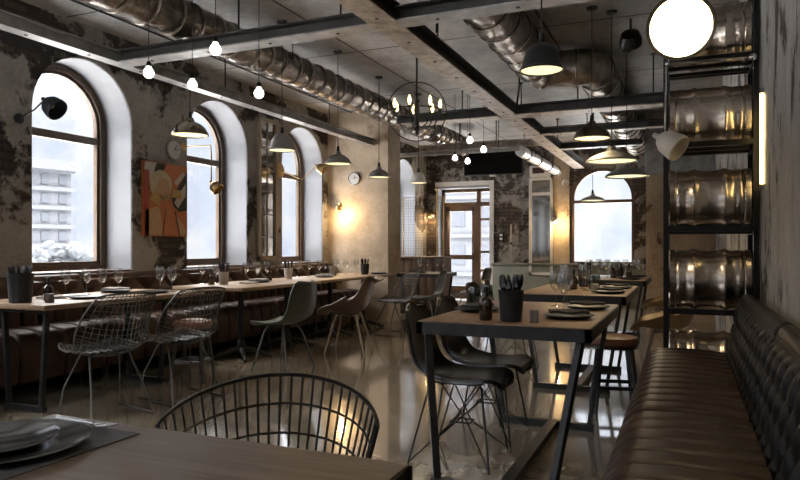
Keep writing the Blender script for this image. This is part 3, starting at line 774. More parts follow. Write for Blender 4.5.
# ------------------------------------------------------------------ benches
def rib(ph, p=4): return 1 - abs(2 * (ph - math.floor(ph)) - 1) ** p
def bench_right(label, y0, y1):
    t = thing('bench', label, 'bench', (0, y0, 0)); L = y1 - y0
    pitch = .135
    prof = [(-.175, .20), (-.205, .26), (-.212, .34), (-.205, .40), (-.175, .438), (-.14, .455), (-.02, .462), (.1, .458), (.22, .45)]
    def seat(u, v):
        k = v * (len(prof) - 1); i = min(int(k), len(prof) - 2); f = k - i
        x = prof[i][0] * (1 - f) + prof[i + 1][0] * f; z = prof[i][1] * (1 - f) + prof[i + 1][1] * f
        y = u * L; e = min(y, L - y); b = .042 * rib(y / pitch, 7)
        b -= .035 * max(0, 1 - e / .04) ** 2
        wz = .35 + .65 * v; wx = max(0, 1 - v * 2.2)
        return (x - b * wx, y, z + b * min(1, v * 2.5) - .02 * max(0, (v - .9)) )
    MB().grid(seat, int(L / pitch * 26), 24, .02).build('seat', 'leather', t, smooth=60)
    def back(u, v):
        y = u * L; s = v
        # front face rises and leans back, rolls over the top
        if s < .8:
            q = s / .8; x = .235 + .075 * q; z = .40 + .42 * q; dx, dz = -1, .15
        else:
            a = (s - .8) / .2 * PI * .75; x = .345 - .035 * math.cos(a); z = .82 + .045 * math.sin(a) ; dx, dz = -math.cos(a), math.sin(a)
        A = y / .135 + s / .32; B = y / .135 - s / .32
        am = .030 * max(0, min(1, (.80 - s) / .06))
        b = am * (abs(math.sin(PI * A)) * abs(math.sin(PI * B))) ** .45
        if s > .8: b = .006
        e = min(y, L - y); b -= .03 * max(0, 1 - e / .03) ** 2
        return (x + dx * b, y, z + dz * b)
    MB().grid(back, int(L / .014), 56, 0).build('backrest', 'leather_black', t, smooth=80)
    MB().box(.30, .385, .005, L - .005, .10, .835, .01).build('back_board', 'leather_black', t)
    MB().box(-.19, .38, .005, L - .005, .10, .39, .01).build('seat_base', 'leather_black', t)
    for x in (-.15, .30):
        for y in (.08, L - .08): MB().box(x - .02, x + .02, y - .02, y + .02, 0, .11).build('leg', 'black_steel', t)
bench_right('near half of the brown ribbed leather bench along the right wall', -.9, 2.76)
bench_right('far half of the brown ribbed leather bench, ending at the keg rack', 2.79, 4.49)

def bench_left(label, y0, y1, pitch=.20):
    t = thing('bench', label, 'bench', (0, y0, 0)); L = y1 - y0
    prof = [(-4.60, .13), (-4.575, .20), (-4.565, .32), (-4.575, .40), (-4.61, .44), (-4.70, .458), (-4.85, .462), (-5.02, .45)]
    def seat(u, v):
        k = v * (len(prof) - 1); i = min(int(k), len(prof) - 2); f = k - i
        x = prof[i][0] * (1 - f) + prof[i + 1][0] * f; z = prof[i][1] * (1 - f) + prof[i + 1][1] * f
        y = u * L; b = .05 * rib(y / pitch, 8)
        e = min(y, L - y); b -= .03 * max(0, 1 - e / .03) ** 2
        return (x + b * max(0, 1 - v * 1.8), y, z + b * min(1, v * 1.8))
    MB().grid(seat, int(L / pitch * 20), 22, .02).build('seat', 'leather_red', t, smooth=60)
    def back(u, v):
        y = u * L
        if v < .8: q = v / .8; x = -5.02 - .05 * q; z = .42 + .44 * q; dx, dz = 1, .1
        else:
            a = (v - .8) / .2 * PI * .6; x = -5.10 + .03 * math.cos(a); z = .86 + .035 * math.sin(a); dx, dz = math.cos(a), math.sin(a)
        py = y / .18; qz = (v * .55 / .8) / .18
        A = (py + qz) / 2 * 1.0; B = (py - qz) / 2
        hi = 1 if v > .42 else v / .42
        bt = (abs(math.sin(PI * A)) * abs(math.sin(PI * B))) ** .4
        ch = rib(y / .15, 5)
        b = (.055 * bt if v > .5 else .055 * (bt * max(0, (v - .4) / .1) + ch * (1 - max(0, (v - .4) / .1)))) if v < .8 else .01
        e = min(y, L - y); b -= .03 * max(0, 1 - e / .04) ** 2
        return (x + dx * b, y, z + dz * b)
    MB().grid(back, int(L / .019), 40, 0).build('backrest', 'leather_red', t, smooth=70)
    MB().box(-5.185, -5.075, .005, L - .005, .12, .865, .01).build('back_board', 'leather_black', t)
    MB().box(-5.16, -4.63, .01, L - .01, .13, .40, .01).build('seat_base', 'leather_black', t)
    n = max(2, int(L / 1.1))
    for k in range(n + 1):
        y = .1 + (L - .2) * k / n
        MB().box(-4.70, -4.66, y - .02, y + .02, 0, .14).build('leg', 'wire_gray', t)
    MB().box(-5.16, -5.08, .02, L - .02, 0, .14).build('plinth', 'dark', t)
bench_left('near section of the buttoned brown leather bench under the first window', .6, 4.40)
bench_left('far section of the buttoned brown leather bench along the window wall', 4.44, 9.10)

# ------------------------------------------------------------------ tables
def leg_bar(parent, p0, p1, w=.045, h=.03, mat='table_steel', name='leg'):
    return MB().beam(p0, p1, w, h).build(name, mat, parent, smooth=0)
RH = .775
def steel_table(label, x0, x1, y0, y1, ya, yb, wood_m='table_wood', apron=.055, slant=.11, stretch=True, xl=None, h=.75, splay=0):
    t = thing('dining_table', label, 'table', ((x0 + x1) / 2, (y0 + y1) / 2, 0))
    cx, cy = (x0 + x1) / 2, (y0 + y1) / 2; hx, hy = (x1 - x0) / 2, (y1 - y0) / 2
    th = .028 if apron > 0 else .036
    MB().box(-hx + .004, hx - .004, -hy + .004, hy - .004, h - th, h, .003).build('tabletop', wood_m, t)
    fi = 0 if apron > 0 else .03
    ap0, apron = apron, abs(apron)
    if fi:
        MB().box(-hx + .06, hx - .06, ya - cy - .02, ya - cy + .02, h - .062, h - .036).box(-hx + .06, hx - .06, yb - cy - .02, yb - cy + .02, h - .062, h - .036).box(-.02, .02, ya - cy, yb - cy, h - .062, h - .036).build('under_frame', 'table_steel', t, smooth=0)
    else: MB().box(-hx, hx, -hy, -hy + .03, h - .028 - apron, h - .005).box(-hx, hx, hy - .03, hy, h - .028 - apron, h - .005).box(-hx, -hx + .03, -hy, hy, h - .028 - apron, h - .005).box(hx - .03, hx, -hy, hy, h - .028 - apron, h - .005).build('apron', 'table_steel', t, smooth=0)
    zt = h - .028 - apron + .01
    for yy in (ya - cy, yb - cy):
        sp = splay if yy < 0 else 0
        for s in (-1, 1):
            ex = -hx + .05 if xl is None else xl - cx
            a = hx - .05 if s > 0 else ex
            leg_bar(t, (a, yy, zt), (a - s * slant, yy - sp, .02), .036, .026)
        MB().box(ex + slant - .03, hx - slant - .02, yy - sp - .02, yy - sp + .02, 0, .04).build('foot_bar', 'table_steel', t, smooth=0)
    if stretch:
        MB().box(-.03 + .05, .03 + .05, ya - splay - cy + .02, yb - cy - .02, .005, .045).build('stretcher', 'table_steel', t, smooth=0)
    return t
steel_table('black steel framed wooden table with the black cutlery pot, near right', -1.256, -.394, 3.12, 4.52, 3.15, 4.27, apron=.038, h=RH, splay=.16)
steel_table('wooden table with steel legs behind the near right table', -1.275, -.41, 5.27, 6.75, 5.42, 6.42, 'pale_wood', .04, h=RH)
steel_table('farthest pale wooden table in front of the arched end window', -1.275, -.40, 7.85, 9.25, 7.95, 9.1, 'pale_wood', .04, h=RH)
steel_table('dark wooden table nearest the viewer with a silver plate', -1.393, -.463, -.42, 1.13, -.2, .60, 'table_wood_x', .04)
steel_table('long wooden table under the first window with wire chairs', -4.82, -4.0, 3.16, 4.80, 3.22, 4.35, 'pale_wood', -.035, .05, False, -4.48)
steel_table('small wooden table past the lit pier before the counter', -4.05, -3.35, 9.25, 10.05, 9.33, 9.95, 'pale_wood', .03, .08, False)
def pedestal_table(label, x0, x1, y0, y1, peds):
    cx, cy = (x0 + x1) / 2, (y0 + y1) / 2
    t = thing('dining_table', label, 'table', (cx, cy, 0)); hx, hy = (x1 - x0) / 2, (y1 - y0) / 2
    MB().box(-hx, hx, -hy, hy, .715, .75, .004).build('tabletop', 'pale_wood', t)
    for px, py in peds:
        x, y = px - cx, py - cy
        p = MB().tube([(x, y, .06), (x, y, .70)], .03, 14).lathe([(.03, 0), (.045, -.03), (.05, -.08), (.03, -.1)], 14, Matrix.Translation((x, y, .19))).box(x - .16, x + .16, y - .03, y + .03, .695, .716).box(x - .03, x + .03, y - .16, y + .16, .695, .716).build('pedestal', 'black_steel', t)
        for k in range(4):
            a = PI / 4 + k * PI / 2; c, s = math.cos(a), math.sin(a)
            MB().tube([(x, y, .10), (x + c * .1, y + s * .1, .085), (x + c * .2, y + s * .2, .05), (x + c * .27, y + s * .27, .018), (x + c * .31, y + s * .31, .02)], [.03, .028, .022, .018, .014], 8).build('foot', 'black_steel', p)
pedestal_table('wooden pedestal table under the second window', -4.82, -3.95, 5.28, 6.80, [(-4.22, 5.62), (-4.18, 6.42)])
pedestal_table('wooden pedestal table under the third window, reaching the pier', -4.82, -3.97, 6.86, 9.02, [(-4.18, 7.42), (-4.2, 8.4)])

# ------------------------------------------------------------------ chairs (local: front = +X, seat about 0.44 high)
def shell_fn(hw, kseat, kback, karm, H=.82, seatz=.44, hwt=None):
    prof = [(.23, seatz - .035), (.215, seatz - .005), (.17, seatz + .005), (.08, seatz - .008), (-.03, seatz - .012), (-.12, seatz), (-.185, seatz + .035), (-.225, seatz + .10), (-.25, seatz + .18), (-.275, seatz + .27), (-.30, seatz + .34), (-.315, H)]
    hwt = hwt or hw * .86
    n = len(prof) - 1
    def at(v):
        k = v * n; i = min(int(k), n - 1); f = k - i
        p0 = prof[max(i - 1, 0)]; p1 = prof[i]; p2 = prof[i + 1]; p3 = prof[min(i + 2, n)]
        def cr(a, b, c, d): return .5 * (2 * b + (c - a) * f + (2 * a - 5 * b + 4 * c - d) * f * f + (3 * b - a - 3 * c + d) * f ** 3)
        return cr(p0[0], p1[0], p2[0], p3[0]), cr(p0[1], p1[1], p2[1], p3[1])
    def fn(u, v):
        v = .5 - .5 * math.cos(PI * v) if True else v
        x, z = at(v); x2, z2 = at(min(1, v + .02)); x1, z1 = at(max(0, v - .02))
        tx, tz = x2 - x1, z2 - z1; l = math.hypot(tx, tz) or 1; nx, nz = tz / l, -tx / l     # forward/up normal
        w = hw * (1 - v) + hwt * v
        e = 1 - abs(2 * v - 1) ** 5
        w *= max(.0, e) ** .38 if True else 1
        w = max(w, .012)
        s = 2 * u - 1
        s2 = math.sin(s * PI / 2) * .35 + s * .65
        b = math.exp(-((v - .46) / (.24 if karm > .1 else .17)) ** 2)
        k = (kseat * max(0, 1 - v * 2) + kback * max(0, 2 * v - 1) + karm * b)
        dish = k * abs(s2) ** 2.2 * (1 if w > .1 else w / .1)
        return (x + nx * dish, s2 * w, z + nz * dish)
    return fn
def eiffel_legs(t, mat, r=.006):
    top = [(.12, .11), (.12, -.11), (-.13, -.11), (-.13, .11)]; ft = [(.20, .22), (.20, -.22), (-.24, -.22), (-.24, .22)]
    for (a, b), (c, d) in zip(top, ft):
        MB().tube([(a, b, .428), (a * 1.15, b * 1.2, .40), (c, d, 0)], r, 6).build('leg', mat, t)
    mb = MB()
    for (a, b), (c, d) in zip(top, ft):
        mb.tube([(c, d, .01), (0 + (.035 if c > 0 else -.045), .035 * (1 if d > 0 else -1), .20), (-a * .8 - .0, -b * .0 + (.1 if d > 0 else -.1), .42)], r * .75, 5)
    mb.tube([(.05, .045, .20), (-.06, .045, .20), (-.06, -.045, .20), (.05, -.045, .20)], r * .75, 5, True)
    mb.tube([(.13, .12, .425), (-.14, .12, .425), (-.14, -.12, .425), (.13, -.12, .425)], r, 6, True)
    mb.build('cross_brace', mat, t)
def tube_legs(t, mat, spread=.21, r=.010):
    for s in (-1, 1):
        MB().tube([(.19, s * spread, 0), (.11, s * .13, .36), (.08, s * .10, .415), (-.08, s * .10, .415), (-.12, s * .13, .36), (-.22, s * spread, 0)], r, 8).build('leg', mat, t)
    MB().tube([(.02, -.11, .412), (.02, .11, .412)], r, 6).build('cross_brace', mat, t)
def rod_legs(t, mat):
    for a, b, c, d in ((.10, .10, .20, .21), (.10, -.10, .20, -.21), (-.12, .10, -.24, .21), (-.12, -.10, -.24, -.21)):
        MB().tube([(a, b, .42), (c, d, 0)], [.015, .009], 8).build('leg', mat, t)
    MB().tube([(.10, .10, .40), (-.12, -.10, .40)], .007, 6).tube([(.10, -.10, .40), (-.12, .10, .40)], .007, 6).build('cross_brace', mat, t)
def shell_chair(shellm, legs, legm, inner=None, hw=.23, ks=.03, kb=.05, ka=.035, H=.82, hwt=None):
    t = thing('shell_chair', 'x x x x', 'chair')
    fn = shell_fn(hw, ks, kb, ka, H, .44, hwt)
    MB().grid(fn, 20, 34, .010).build('shell', shellm, t, smooth=60)
    if inner:
        def f2(u, v):
            uu, vv = .07 + .86 * u, .07 + .86 * v
            p = Vector(fn(uu, vv)); q1 = Vector(fn(min(1, uu + .02), vv)) - Vector(fn(uu - .02, vv)); q2 = Vector(fn(uu, min(1, vv + .02))) - Vector(fn(uu, vv - .02))
            n = q1.cross(q2).normalized()
            return p + n * .012
        a = Vector(f2(.5, .2)) - Vector(fn(.5, .2 * .86 + .07))
        sg = 1 if a.z > 0 else -1
        def f3(u, v):
            p = Vector(f2(u, v)); b = Vector(fn(.07 + .86 * u, .07 + .86 * v))
            return b + (p - b) * sg
        MB().grid(f3, 16, 26, .010).build('upholstery', inner, t, smooth=60)
    legs(t, legm)
    return t
SC_BLACK = Proto(shell_chair('shell_black', eiffel_legs, 'wire_black', 'shell_in'))
SC_BLACK.put((-1.115, 3.45, 0), R(2), 'black shell chair with wire legs, nearest at the near right table', 'black shell chairs at the near right table')
SC_BLACK.put((-1.115, 3.945, 0), R(-1), 'black shell chair with wire legs, behind the nearest black one', 'black shell chairs at the near right table')
SC_PALE = Proto(shell_chair('shell_black', eiffel_legs, 'wire_gray', None))
SC_PALE.put((-1.47, 5.65, 0), R(0), 'dark shell chair on grey wire legs, left side of the middle right table')
SC_PALE.put((-1.47, 6.15, 0), R(8), 'dark shell chair on grey wire legs, farther left side of the middle right table')
SC_GREEN = Proto(shell_chair('shell_green', tube_legs, 'wire_gray', None))
SC_GREEN.put((-3.50, 5.30, 0), R(174), 'grey green shell chair pulled up to the second window table')
SC_GREEN.put((-3.32, 8.55, 0), R(184), 'grey green shell chair before the wire mesh screen')
SC_GREEN.put((-3.02, 9.75, 0), R(176), 'grey green shell chair at the table before the counter')
SC_TAUPE = Proto(shell_chair('shell_taupe', rod_legs, 'leg_pale', None, hw=.31, ks=.05, kb=.07, ka=.20, H=.765, hwt=.26))
SC_TAUPE.put((-3.40, 6.42, 0), R(192), 'taupe tub armchair on splayed legs before the third window table')
SC_TAN = Proto(shell_chair('shell_tan', rod_legs, 'leg_pale', None, hw=.28, ks=.05, kb=.06, ka=.17, H=.80, hwt=.24))
SC_TAN.put((-.16, 6.3, 0), R(178), 'tan tub armchair right of the middle right table')
SC_TAN.put((-.20, 8.5, 0), R(182), 'tan tub armchair at the farthest right table')

def wire_chair():
    t = thing('wire_chair', 'x x x x', 'chair')
    prof = [(.25, .455), (.20, .445), (.10, .425), (0, .412), (-.09, .412), (-.165, .435), (-.215, .485), (-.25, .56), (-.28, .65), (-.31, .74), (-.34, .82), (-.355, .855)]
    n = len(prof) - 1
    def at(v):
        k = max(0, min(.9999, v)) * n; i = int(k); f = k - i
        p0 = prof[max(i - 1, 0)]; p1 = prof[i]; p2 = prof[i + 1]; p3 = prof[min(i + 2, n)]
        cr = lambda a, b, c, d: .5 * (2 * b + (c - a) * f + (2 * a - 5 * b + 4 * c - d) * f * f + (3 * b - a - 3 * c + d) * f ** 3)
        return cr(p0[0], p1[0], p2[0], p3[0]), cr(p0[1], p1[1], p2[1], p3[1])
    def f(u, v):
        x, z = at(v); x2, z2 = at(v + .02); x1, z1 = at(v - .02)
        l = math.hypot(x2 - x1, z2 - z1) or 1; nx, nz = (z2 - z1) / l, -(x2 - x1) / l
        s = 2 * u - 1
        w = (.218 + .05 * math.sin(PI * min(1, v * 1.15))) * (1 - .22 * max(0, (v - .8) / .2) ** 2) * (1 - .15 * max(0, (.15 - v) / .15))
        k = .035 + .105 * math.exp(-((v - .62) / .25) ** 2)
        d = k * abs(s) ** 2
        top = -.035 * s * s * max(0, (v - .75) / .25)
        return (x + nx * d, s * w, z - abs(nz) * 0 + (-nz if nz < 0 else nz) * d + top)
    mb = MB()
    for i in range(1, 15): mb.tube([f(i / 15, j / 22) for j in range(23)], .0032, 4)
    for j in range(1, 25): mb.tube([f(i / 14, j / 25) for i in range(15)], .0032, 4)
    mb.build('wire_shell', 'wire_gray', t)
    loop = [f(0, j / 20) for j in range(21)] + [f(i / 10, 1) for i in range(1, 11)] + [f(1, 1 - j / 20) for j in range(1, 21)] + [f(1 - i / 10, 0) for i in range(1, 10)]
    MB().tube(loop, .006, 6, True).build('rim', 'wire_gray', t)
    for s in (-1, 1):
        MB().tube([(.06, s * .14, .42), (.16, s * .2, .20), (.20, s * .22, .008), (-.05, s * .22, .006), (-.24, s * .22, .008), (-.16, s * .18, .22), (-.06, s * .14, .42)], .007, 6).build('leg', 'wire_gray', t)
    MB().tube([(.06, -.14, .42), (.06, .14, .42)], .007, 6).tube([(-.06, -.14, .42), (-.06, .14, .42)], .007, 6).build('cross_brace', 'wire_gray', t)
    MB().box(-.12, .18, -.16, .16, .436, .452, .008).build('seat_pad', 'leather_black', t)
    return t
WC = Proto(wire_chair())
WC.put((-3.66, 3.36, 0), R(166), 'grey wire chair with black seat pad, nearest at the first window table', 'wire chairs along the window tables')
WC.put((-3.56, 3.98, 0), R(166), 'grey wire chair with black seat pad, beside the round padded stool', 'wire chairs along the window tables')
WC.put((-3.52, 8.0, 0), R(175), 'grey wire chair far along the window tables, past the taupe armchair', 'wire chairs along the window tables')

# wire basket chair at the nearest table
t = thing('wire_chair', 'black wire basket chair at the nearest dark table', 'chair', (-.885, 1.265, 0), R(-68))
def tub(a, v):     # a: angle from the back (-X), v 0 bottom .. 1 rim
    top = .808 - .085 * (abs(a) / R(90)) ** 1.8
    z = .44 + (top - .44) * v; r = .165 + .095 * v ** .8
    return (-r * math.cos(a) * 1.0, r * math.sin(a), z)
mb = MB(); NA = 25; A0 = R(84)
for i in range(1, NA): mb.tube([tub(-A0 + 2 * A0 * i / NA, j / 8) for j in range(9)], .0032, 5)
for v in (0, .2, .4, .6, .80): mb.tube([tub(-A0 + 2 * A0 * i / 40, v) for i in range(41)], .0034, 5)
for k in range(-4, 5):
    y = k * .038; xx = math.sqrt(max(.001, .19 ** 2 - y * y)); mb.tube([(-xx * 1.05, y, .44), (xx, y, .44)], .003, 5)
mb.tube([(.19 * math.cos(a), .19 * math.sin(a), .44) for a in [2 * PI * k / 30 for k in range(30)]], .006, 6, True)
mb.build('wire_shell', 'wire_black', t)
MB().tube([tub(-A0, j / 6) for j in range(6)] + [tub(-A0 + 2 * A0 * i / 48, 1) for i in range(49)] + [tub(A0, 1 - j / 6) for j in range(1, 7)], .0055, 8).build('rim', 'wire_black', t)
for s in (-1, 1):
    MB().tube([(.10, s * .13, .43), (.18, s * .20, .01), (-.20, s * .20, .01), (-.10, s * .13, .43)], .007, 6).build('leg', 'wire_black', t)

# stools
def stool(label, loc, rz, padm, legm, w=.17, tolix=True):
    t = thing('stool', label, 'stool', loc, rz)
    MB().lathe([(0, .455), (w * .9, .455), (w, .470), (w * 1.02, .495), (w * .97, .515), (w * .6, .528), (0, .532)], 28).build('seat_pad', padm, t)
    MB().lathe([(0, .44), (w * .95, .44), (w * .97, .455), (0, .456)], 28).build('seat_ring', legm, t)
    for k in range(4):
        a = PI / 4 + k * PI / 2; c, s = math.cos(a), math.sin(a)
        MB().beam((c * w * .85, s * w * .85, .45), (c * w * 1.25, s * w * 1.25, 0), .032, .02).build('leg', legm, t)
    q = w * 1.1 * .7071
    MB().box(-q, q, -q - .008, -q + .008, .16, .185).box(-q, q, q - .008, q + .008, .16, .185).box(-q - .008, -q + .008, -q, q, .16, .185).box(q - .008, q + .008, -q, q, .16, .185).build('rung', legm, t)
stool('round brown padded stool with dark metal legs by the bench end', (-.46, 4.90, 0), R(12), 'brown_pad', 'table_steel', .165)
stool('round tan padded stool behind the second wire chair', (-3.90, 4.52, 0), R(20), 'tan_leather', 'wire_gray', .16)

# ------------------------------------------------------------------ table things
def lathe_proto(name, cat, prof, mat, n=20):
    o = MB().lathe(prof, n).build(name, mat, smooth=50); tag(o, 'x x x x', cat); return Proto(o)
WINE = lathe_proto('wine_glass', 'glass', [(0, .002), (.034, .001), (.034, .004), (.006, .010), (.0045, .03), (.0045, .085), (.012, .098), (.032, .122), (.040, .150), (.038, .185), (.031, .222), (.0295, .222), (.036, .185), (.038, .150), (.030, .124), (.010, .102), (0, .1)], 'glassware')
TUMB = lathe_proto('tumbler', 'glass', [(0, .002), (.030, .001), (.034, .02), (.038, .06), (.036, .11), (.033, .125), (.0315, .125), (.034, .11), (.036, .06), (.032, .02), (.028, .012), (0, .012)], 'tumbler')
def bottle():
    t = thing('bottle', 'x x x x', 'bottle')
    MB().lathe([(0, 0), (.030, 0), (.034, .006), (.034, .088), (.030, .104), (.014, .120), (.012, .145), (.0, .145)], 20).build('bottle_body', 'bottle', t)
    MB().lathe([(0, .142), (.0145, .142), (.0145, .168), (.012, .172), (0, .172)], 14).build('cap', 'black_steel', t)
    return t
BOT = Proto(bottle())
def plate(mat, napm):
    t = thing('plate', 'x x x x', 'plate')
    MB().lathe([(0, .006), (.08, .006), (.095, .008), (.128, .019), (.132, .021), (.133, .018), (.098, .002), (.09, 0), (0, 0)], 36).build('dish', mat, t)
    return t
PL = Proto(plate('plate', None))
def napkin(mat):
    def f(u, v):
        x, y = (u - .5) * .20, (v - .5) * .11
        return (x, y, .017 + .004 * math.sin(u * 9) * math.sin(v * 5 + 1) + .004 * v)
    o = MB().grid(f, 14, 8, .012).build('napkin', mat, smooth=40)
    for v in o.data.vertices: v.co.z += .0
    return tag(o, 'x x x x', 'napkin')
NAPK = Proto(napkin('napkin')); NAPL = Proto(napkin('napkin_light'))
def pot(mat, s=1.0):
    t = MB().lathe([(0, 0), (.050 * s, 0), (.054 * s, .004), (.064 * s, .150 * s), (.066 * s, .156 * s), (.060 * s, .156 * s), (.050 * s, .012), (0, .012)], 26).build('cutlery_pot', mat, smooth=40)
    return tag(t, 'x x x x', 'pot')
POT = Proto(pot('pot')); POTW = Proto(pot('pot_white', .85)); POTB = Proto(pot('pot', 1.35))
BLK = Proto(tag(MB().box(-.022, .022, -.022, .022, 0, .062, .004).build('wooden_block', 'block_wood'), 'x x x x', 'block'))
BLKW = Proto(tag(MB().box(-.03, .03, -.03, .03, 0, .065, .004).build('salt_box', 'pot_white'), 'x x x x', 'box'))
def utensil():
    return tag(MB().tube([(0, 0, 0), (0, 0, .10), (0, 0, .135)], [.004, .004, .005], 6).lathe([(0, -.01), (.006, 0), (.013, .03), (.011, .06), (.005, .078), (0, .08)], 8, Matrix.Translation((0, 0, .135)) @ Matrix.Diagonal((1, .45, 1, 1))).build('spoon', 'cutlery'), 'x x x x', 'spoon')
UT = Proto(utensil())
def fill_pot(x, y, z, r, n, label, group, lift=.014, seed=2):
    rnd = random.Random(seed)
    for k in range(n):
        a = 2 * PI * k / n + rnd.uniform(-.25, .25)
        o = UT.put((x + math.cos(a) * r * .42, y + math.sin(a) * r * .42, z + lift + rnd.uniform(0, .012)), 0, label, group)
        o.rotation_euler = (R(rnd.uniform(-2, 2)) - math.sin(a) * R(9), math.cos(a) * R(9), rnd.uniform(0, 0))
T = .7505
def setting(x, y, rz, label_plate, light=False, s=1):
    PL.put((x, y, T), rz, label_plate)
    (NAPL if light else NAPK).put((x, y, T + .016), rz, label_plate.replace('plate', 'napkin folded on the plate', 1) if False else 'folded %s napkin on the %s' % ('grey' if light else 'charcoal', label_plate))
# near right table
K = .9375; T = RH + .0005
n = 'near right table'
BOT.put((-1.00, 3.50, T), 0, 'brown glass bottle with dark cap beside the black pot, near right table')
POT.put((-.865, 3.52, T), 0, 'black cutlery pot on the near right table')
fill_pot(-.865, 3.52, T, .05, 9, 'dark spoon standing in the black pot on the near right table', 'spoons in the near black pot')
BLK.put((-.735, 3.50, T), R(10), 'small grey wooden block right of the black pot, near right table')
PL.put((-.60, 3.78, T), 0, 'black plate at the near right corner of the near right table')
NAPK.put((-.60, 3.78, T + .022), R(15), 'charcoal napkin on the black plate at the near right corner')
PL.put((-.58, 4.40, T), 0, 'black plate at the far right of the near right table')
NAPK.put((-.58, 4.40, T + .022), R(5), 'charcoal napkin on the far right plate, near right table')
PL.put((-1.185, 3.97, T), 0, 'black plate behind the brown bottle on the near right table')
NAPK.put((-1.185, 3.97, T + .022), R(80), 'charcoal napkin on the plate behind the brown bottle')
for (x, y), lb in zip([(-.80, 4.50), (-.70, 4.22), (-.76, 4.72)], ['wine glass farthest left of the three near right glasses', 'wine glass nearest the viewer among the three near right glasses', 'wine glass farthest back among the three near right glasses']):
    WINE.put((x, y, T), 0, lb + '' , 'wine glasses on the near right table')
for (x, y), lb in zip([(-1.29, 4.25), (-1.275, 4.50), (-1.15, 4.59)], ['green glass tumbler leftmost on the near right table', 'green glass tumbler in the middle of three, near right table', 'green glass tumbler nearest the black pot side, near right table']):
    TUMB.put((x, y, T), 0, lb, 'green tumblers on the near right table')
# middle right table
for (x, y), lb in zip([(-1.06, 6.42), (-.98, 6.12), (-.90, 6.50), (-.84, 6.24)], ['leftmost wine glass of four', 'nearest wine glass of four', 'farthest back wine glass of four', 'rightmost wine glass of four']):
    WINE.put((x, y, T), 0, lb + ' on the middle right table', 'wine glasses on the middle right table')
for k, (x, y) in enumerate([(-1.12, 6.62), (-1.06, 6.74), (-.78, 6.52), (-.80, 6.40)]):
    TUMB.put((x, y, T), 0, ['leftmost', 'second from left', 'rightmost far', 'rightmost near'][k] + ' green tumbler among the middle right table glasses', 'tumblers on the middle right table')
BOT.put((-.96, 6.33, T), 0, 'brown bottle among the wine glasses on the middle right table')
BLKW.put((-.74, 6.1, T), R(8), 'pale square box right of the glasses on the middle right table')
PL.put((-.60, 5.95, T), 0, 'black plate at the near corner of the middle right table')
NAPK.put((-.60, 5.95, T + .022), R(10), 'charcoal napkin on the near corner plate, middle right table')
PL.put((-.60, 6.66, T), 0, 'black plate at the far corner of the middle right table')
NAPK.put((-.60, 6.66, T + .022), R(0), 'charcoal napkin on the far corner plate, middle right table')
POT.put((-.93, 6.86, T), 0, 'black cutlery pot at the back of the middle right table')
fill_pot(-.93, 6.86, T, .05, 6, 'dark spoon in the pot on the middle right table', 'spoons in the middle right pot', seed=3)
# farthest right table
rnd = random.Random(5)
for k, (x, y) in enumerate([(-1.1, 8.6), (-1.0, 8.75), (-.9, 8.62), (-.8, 8.85), (-.95, 9.2), (-.72, 9.15)]):
    WINE.put((x, y, T), 0, ['leftmost', 'second', 'third', 'fourth', 'fifth', 'rightmost'][k] + ' wine glass from the left on the farthest right table', 'wine glasses on the farthest right table')
for k, (x, y) in enumerate([(-1.16, 8.95), (-1.08, 9.3), (-.58, 9.0), (-.52, 8.86)]):
    WINE.put((x, y, T), 0, ['left near', 'left far', 'right far', 'right near'][k] + ' outer wine glass at the edge of the farthest right table', 'outer glasses on the farthest right table')
BOT.put((-.86, 9.0, T), 0, 'brown bottle left of its twin on the farthest right table')
BOT.put((-.66, 8.95, T), 0, 'brown bottle right of its twin on the farthest right table')
PL.put((-.62, 8.6, T), 0, 'black plate at the near end of the farthest right table')
PL.put((-.6, 9.4, T), 0, 'black plate at the far end of the farthest right table')
POT.put((-.83, 9.45, T), 0, 'black cutlery pot on the farthest right table')
# first window table
K = 1; T = .7505
n = 'first window table'
POTB.put((-4.38, 3.27, T), 0, 'big black cutlery pot on the near end of the first window table')
fill_pot(-4.38, 3.27, T, .085, 10, 'dark spoon in the big pot on the first window table', 'spoons in the big black pot', lift=.05, seed=5)
BLK.put((-4.22, 3.38, T), R(5), 'small wooden block right of the big black pot')
BOT.put((-4.36, 3.48, T), 0, 'brown bottle behind the big black pot')
PL.put((-4.27, 3.74, T), 0, 'black plate nearest on the first window table')
NAPL.put((-4.50, 3.62, T), R(40), 'crumpled grey napkin beside the big black pot')
PL.put((-4.62, 4.36, T), 0, 'black plate on the window side of the first window table')
NAPL.put((-4.62, 4.36, T + .022), R(20), 'grey napkin on the window side plate, first window table')
PL.put((-4.22, 4.40, T), 0, 'black plate at the far end of the first window table')
for (x, y), lb in zip([(-4.66, 3.88), (-4.62, 4.05), (-4.50, 4.10), (-4.42, 4.20)], ['leftmost', 'second from the left', 'third from the left', 'rightmost']):
    WINE.put((x, y, T), 0, lb + ' wine glass of the four on the first window table', 'four wine glasses on the first window table')
for (x, y), lb in zip([(-4.34, 4.60), (-4.22, 4.62)], ['left', 'right']):
    WINE.put((x, y, T), 0, lb + ' wine glass of the pair at the first window table far end', 'pair of glasses on the first window table')
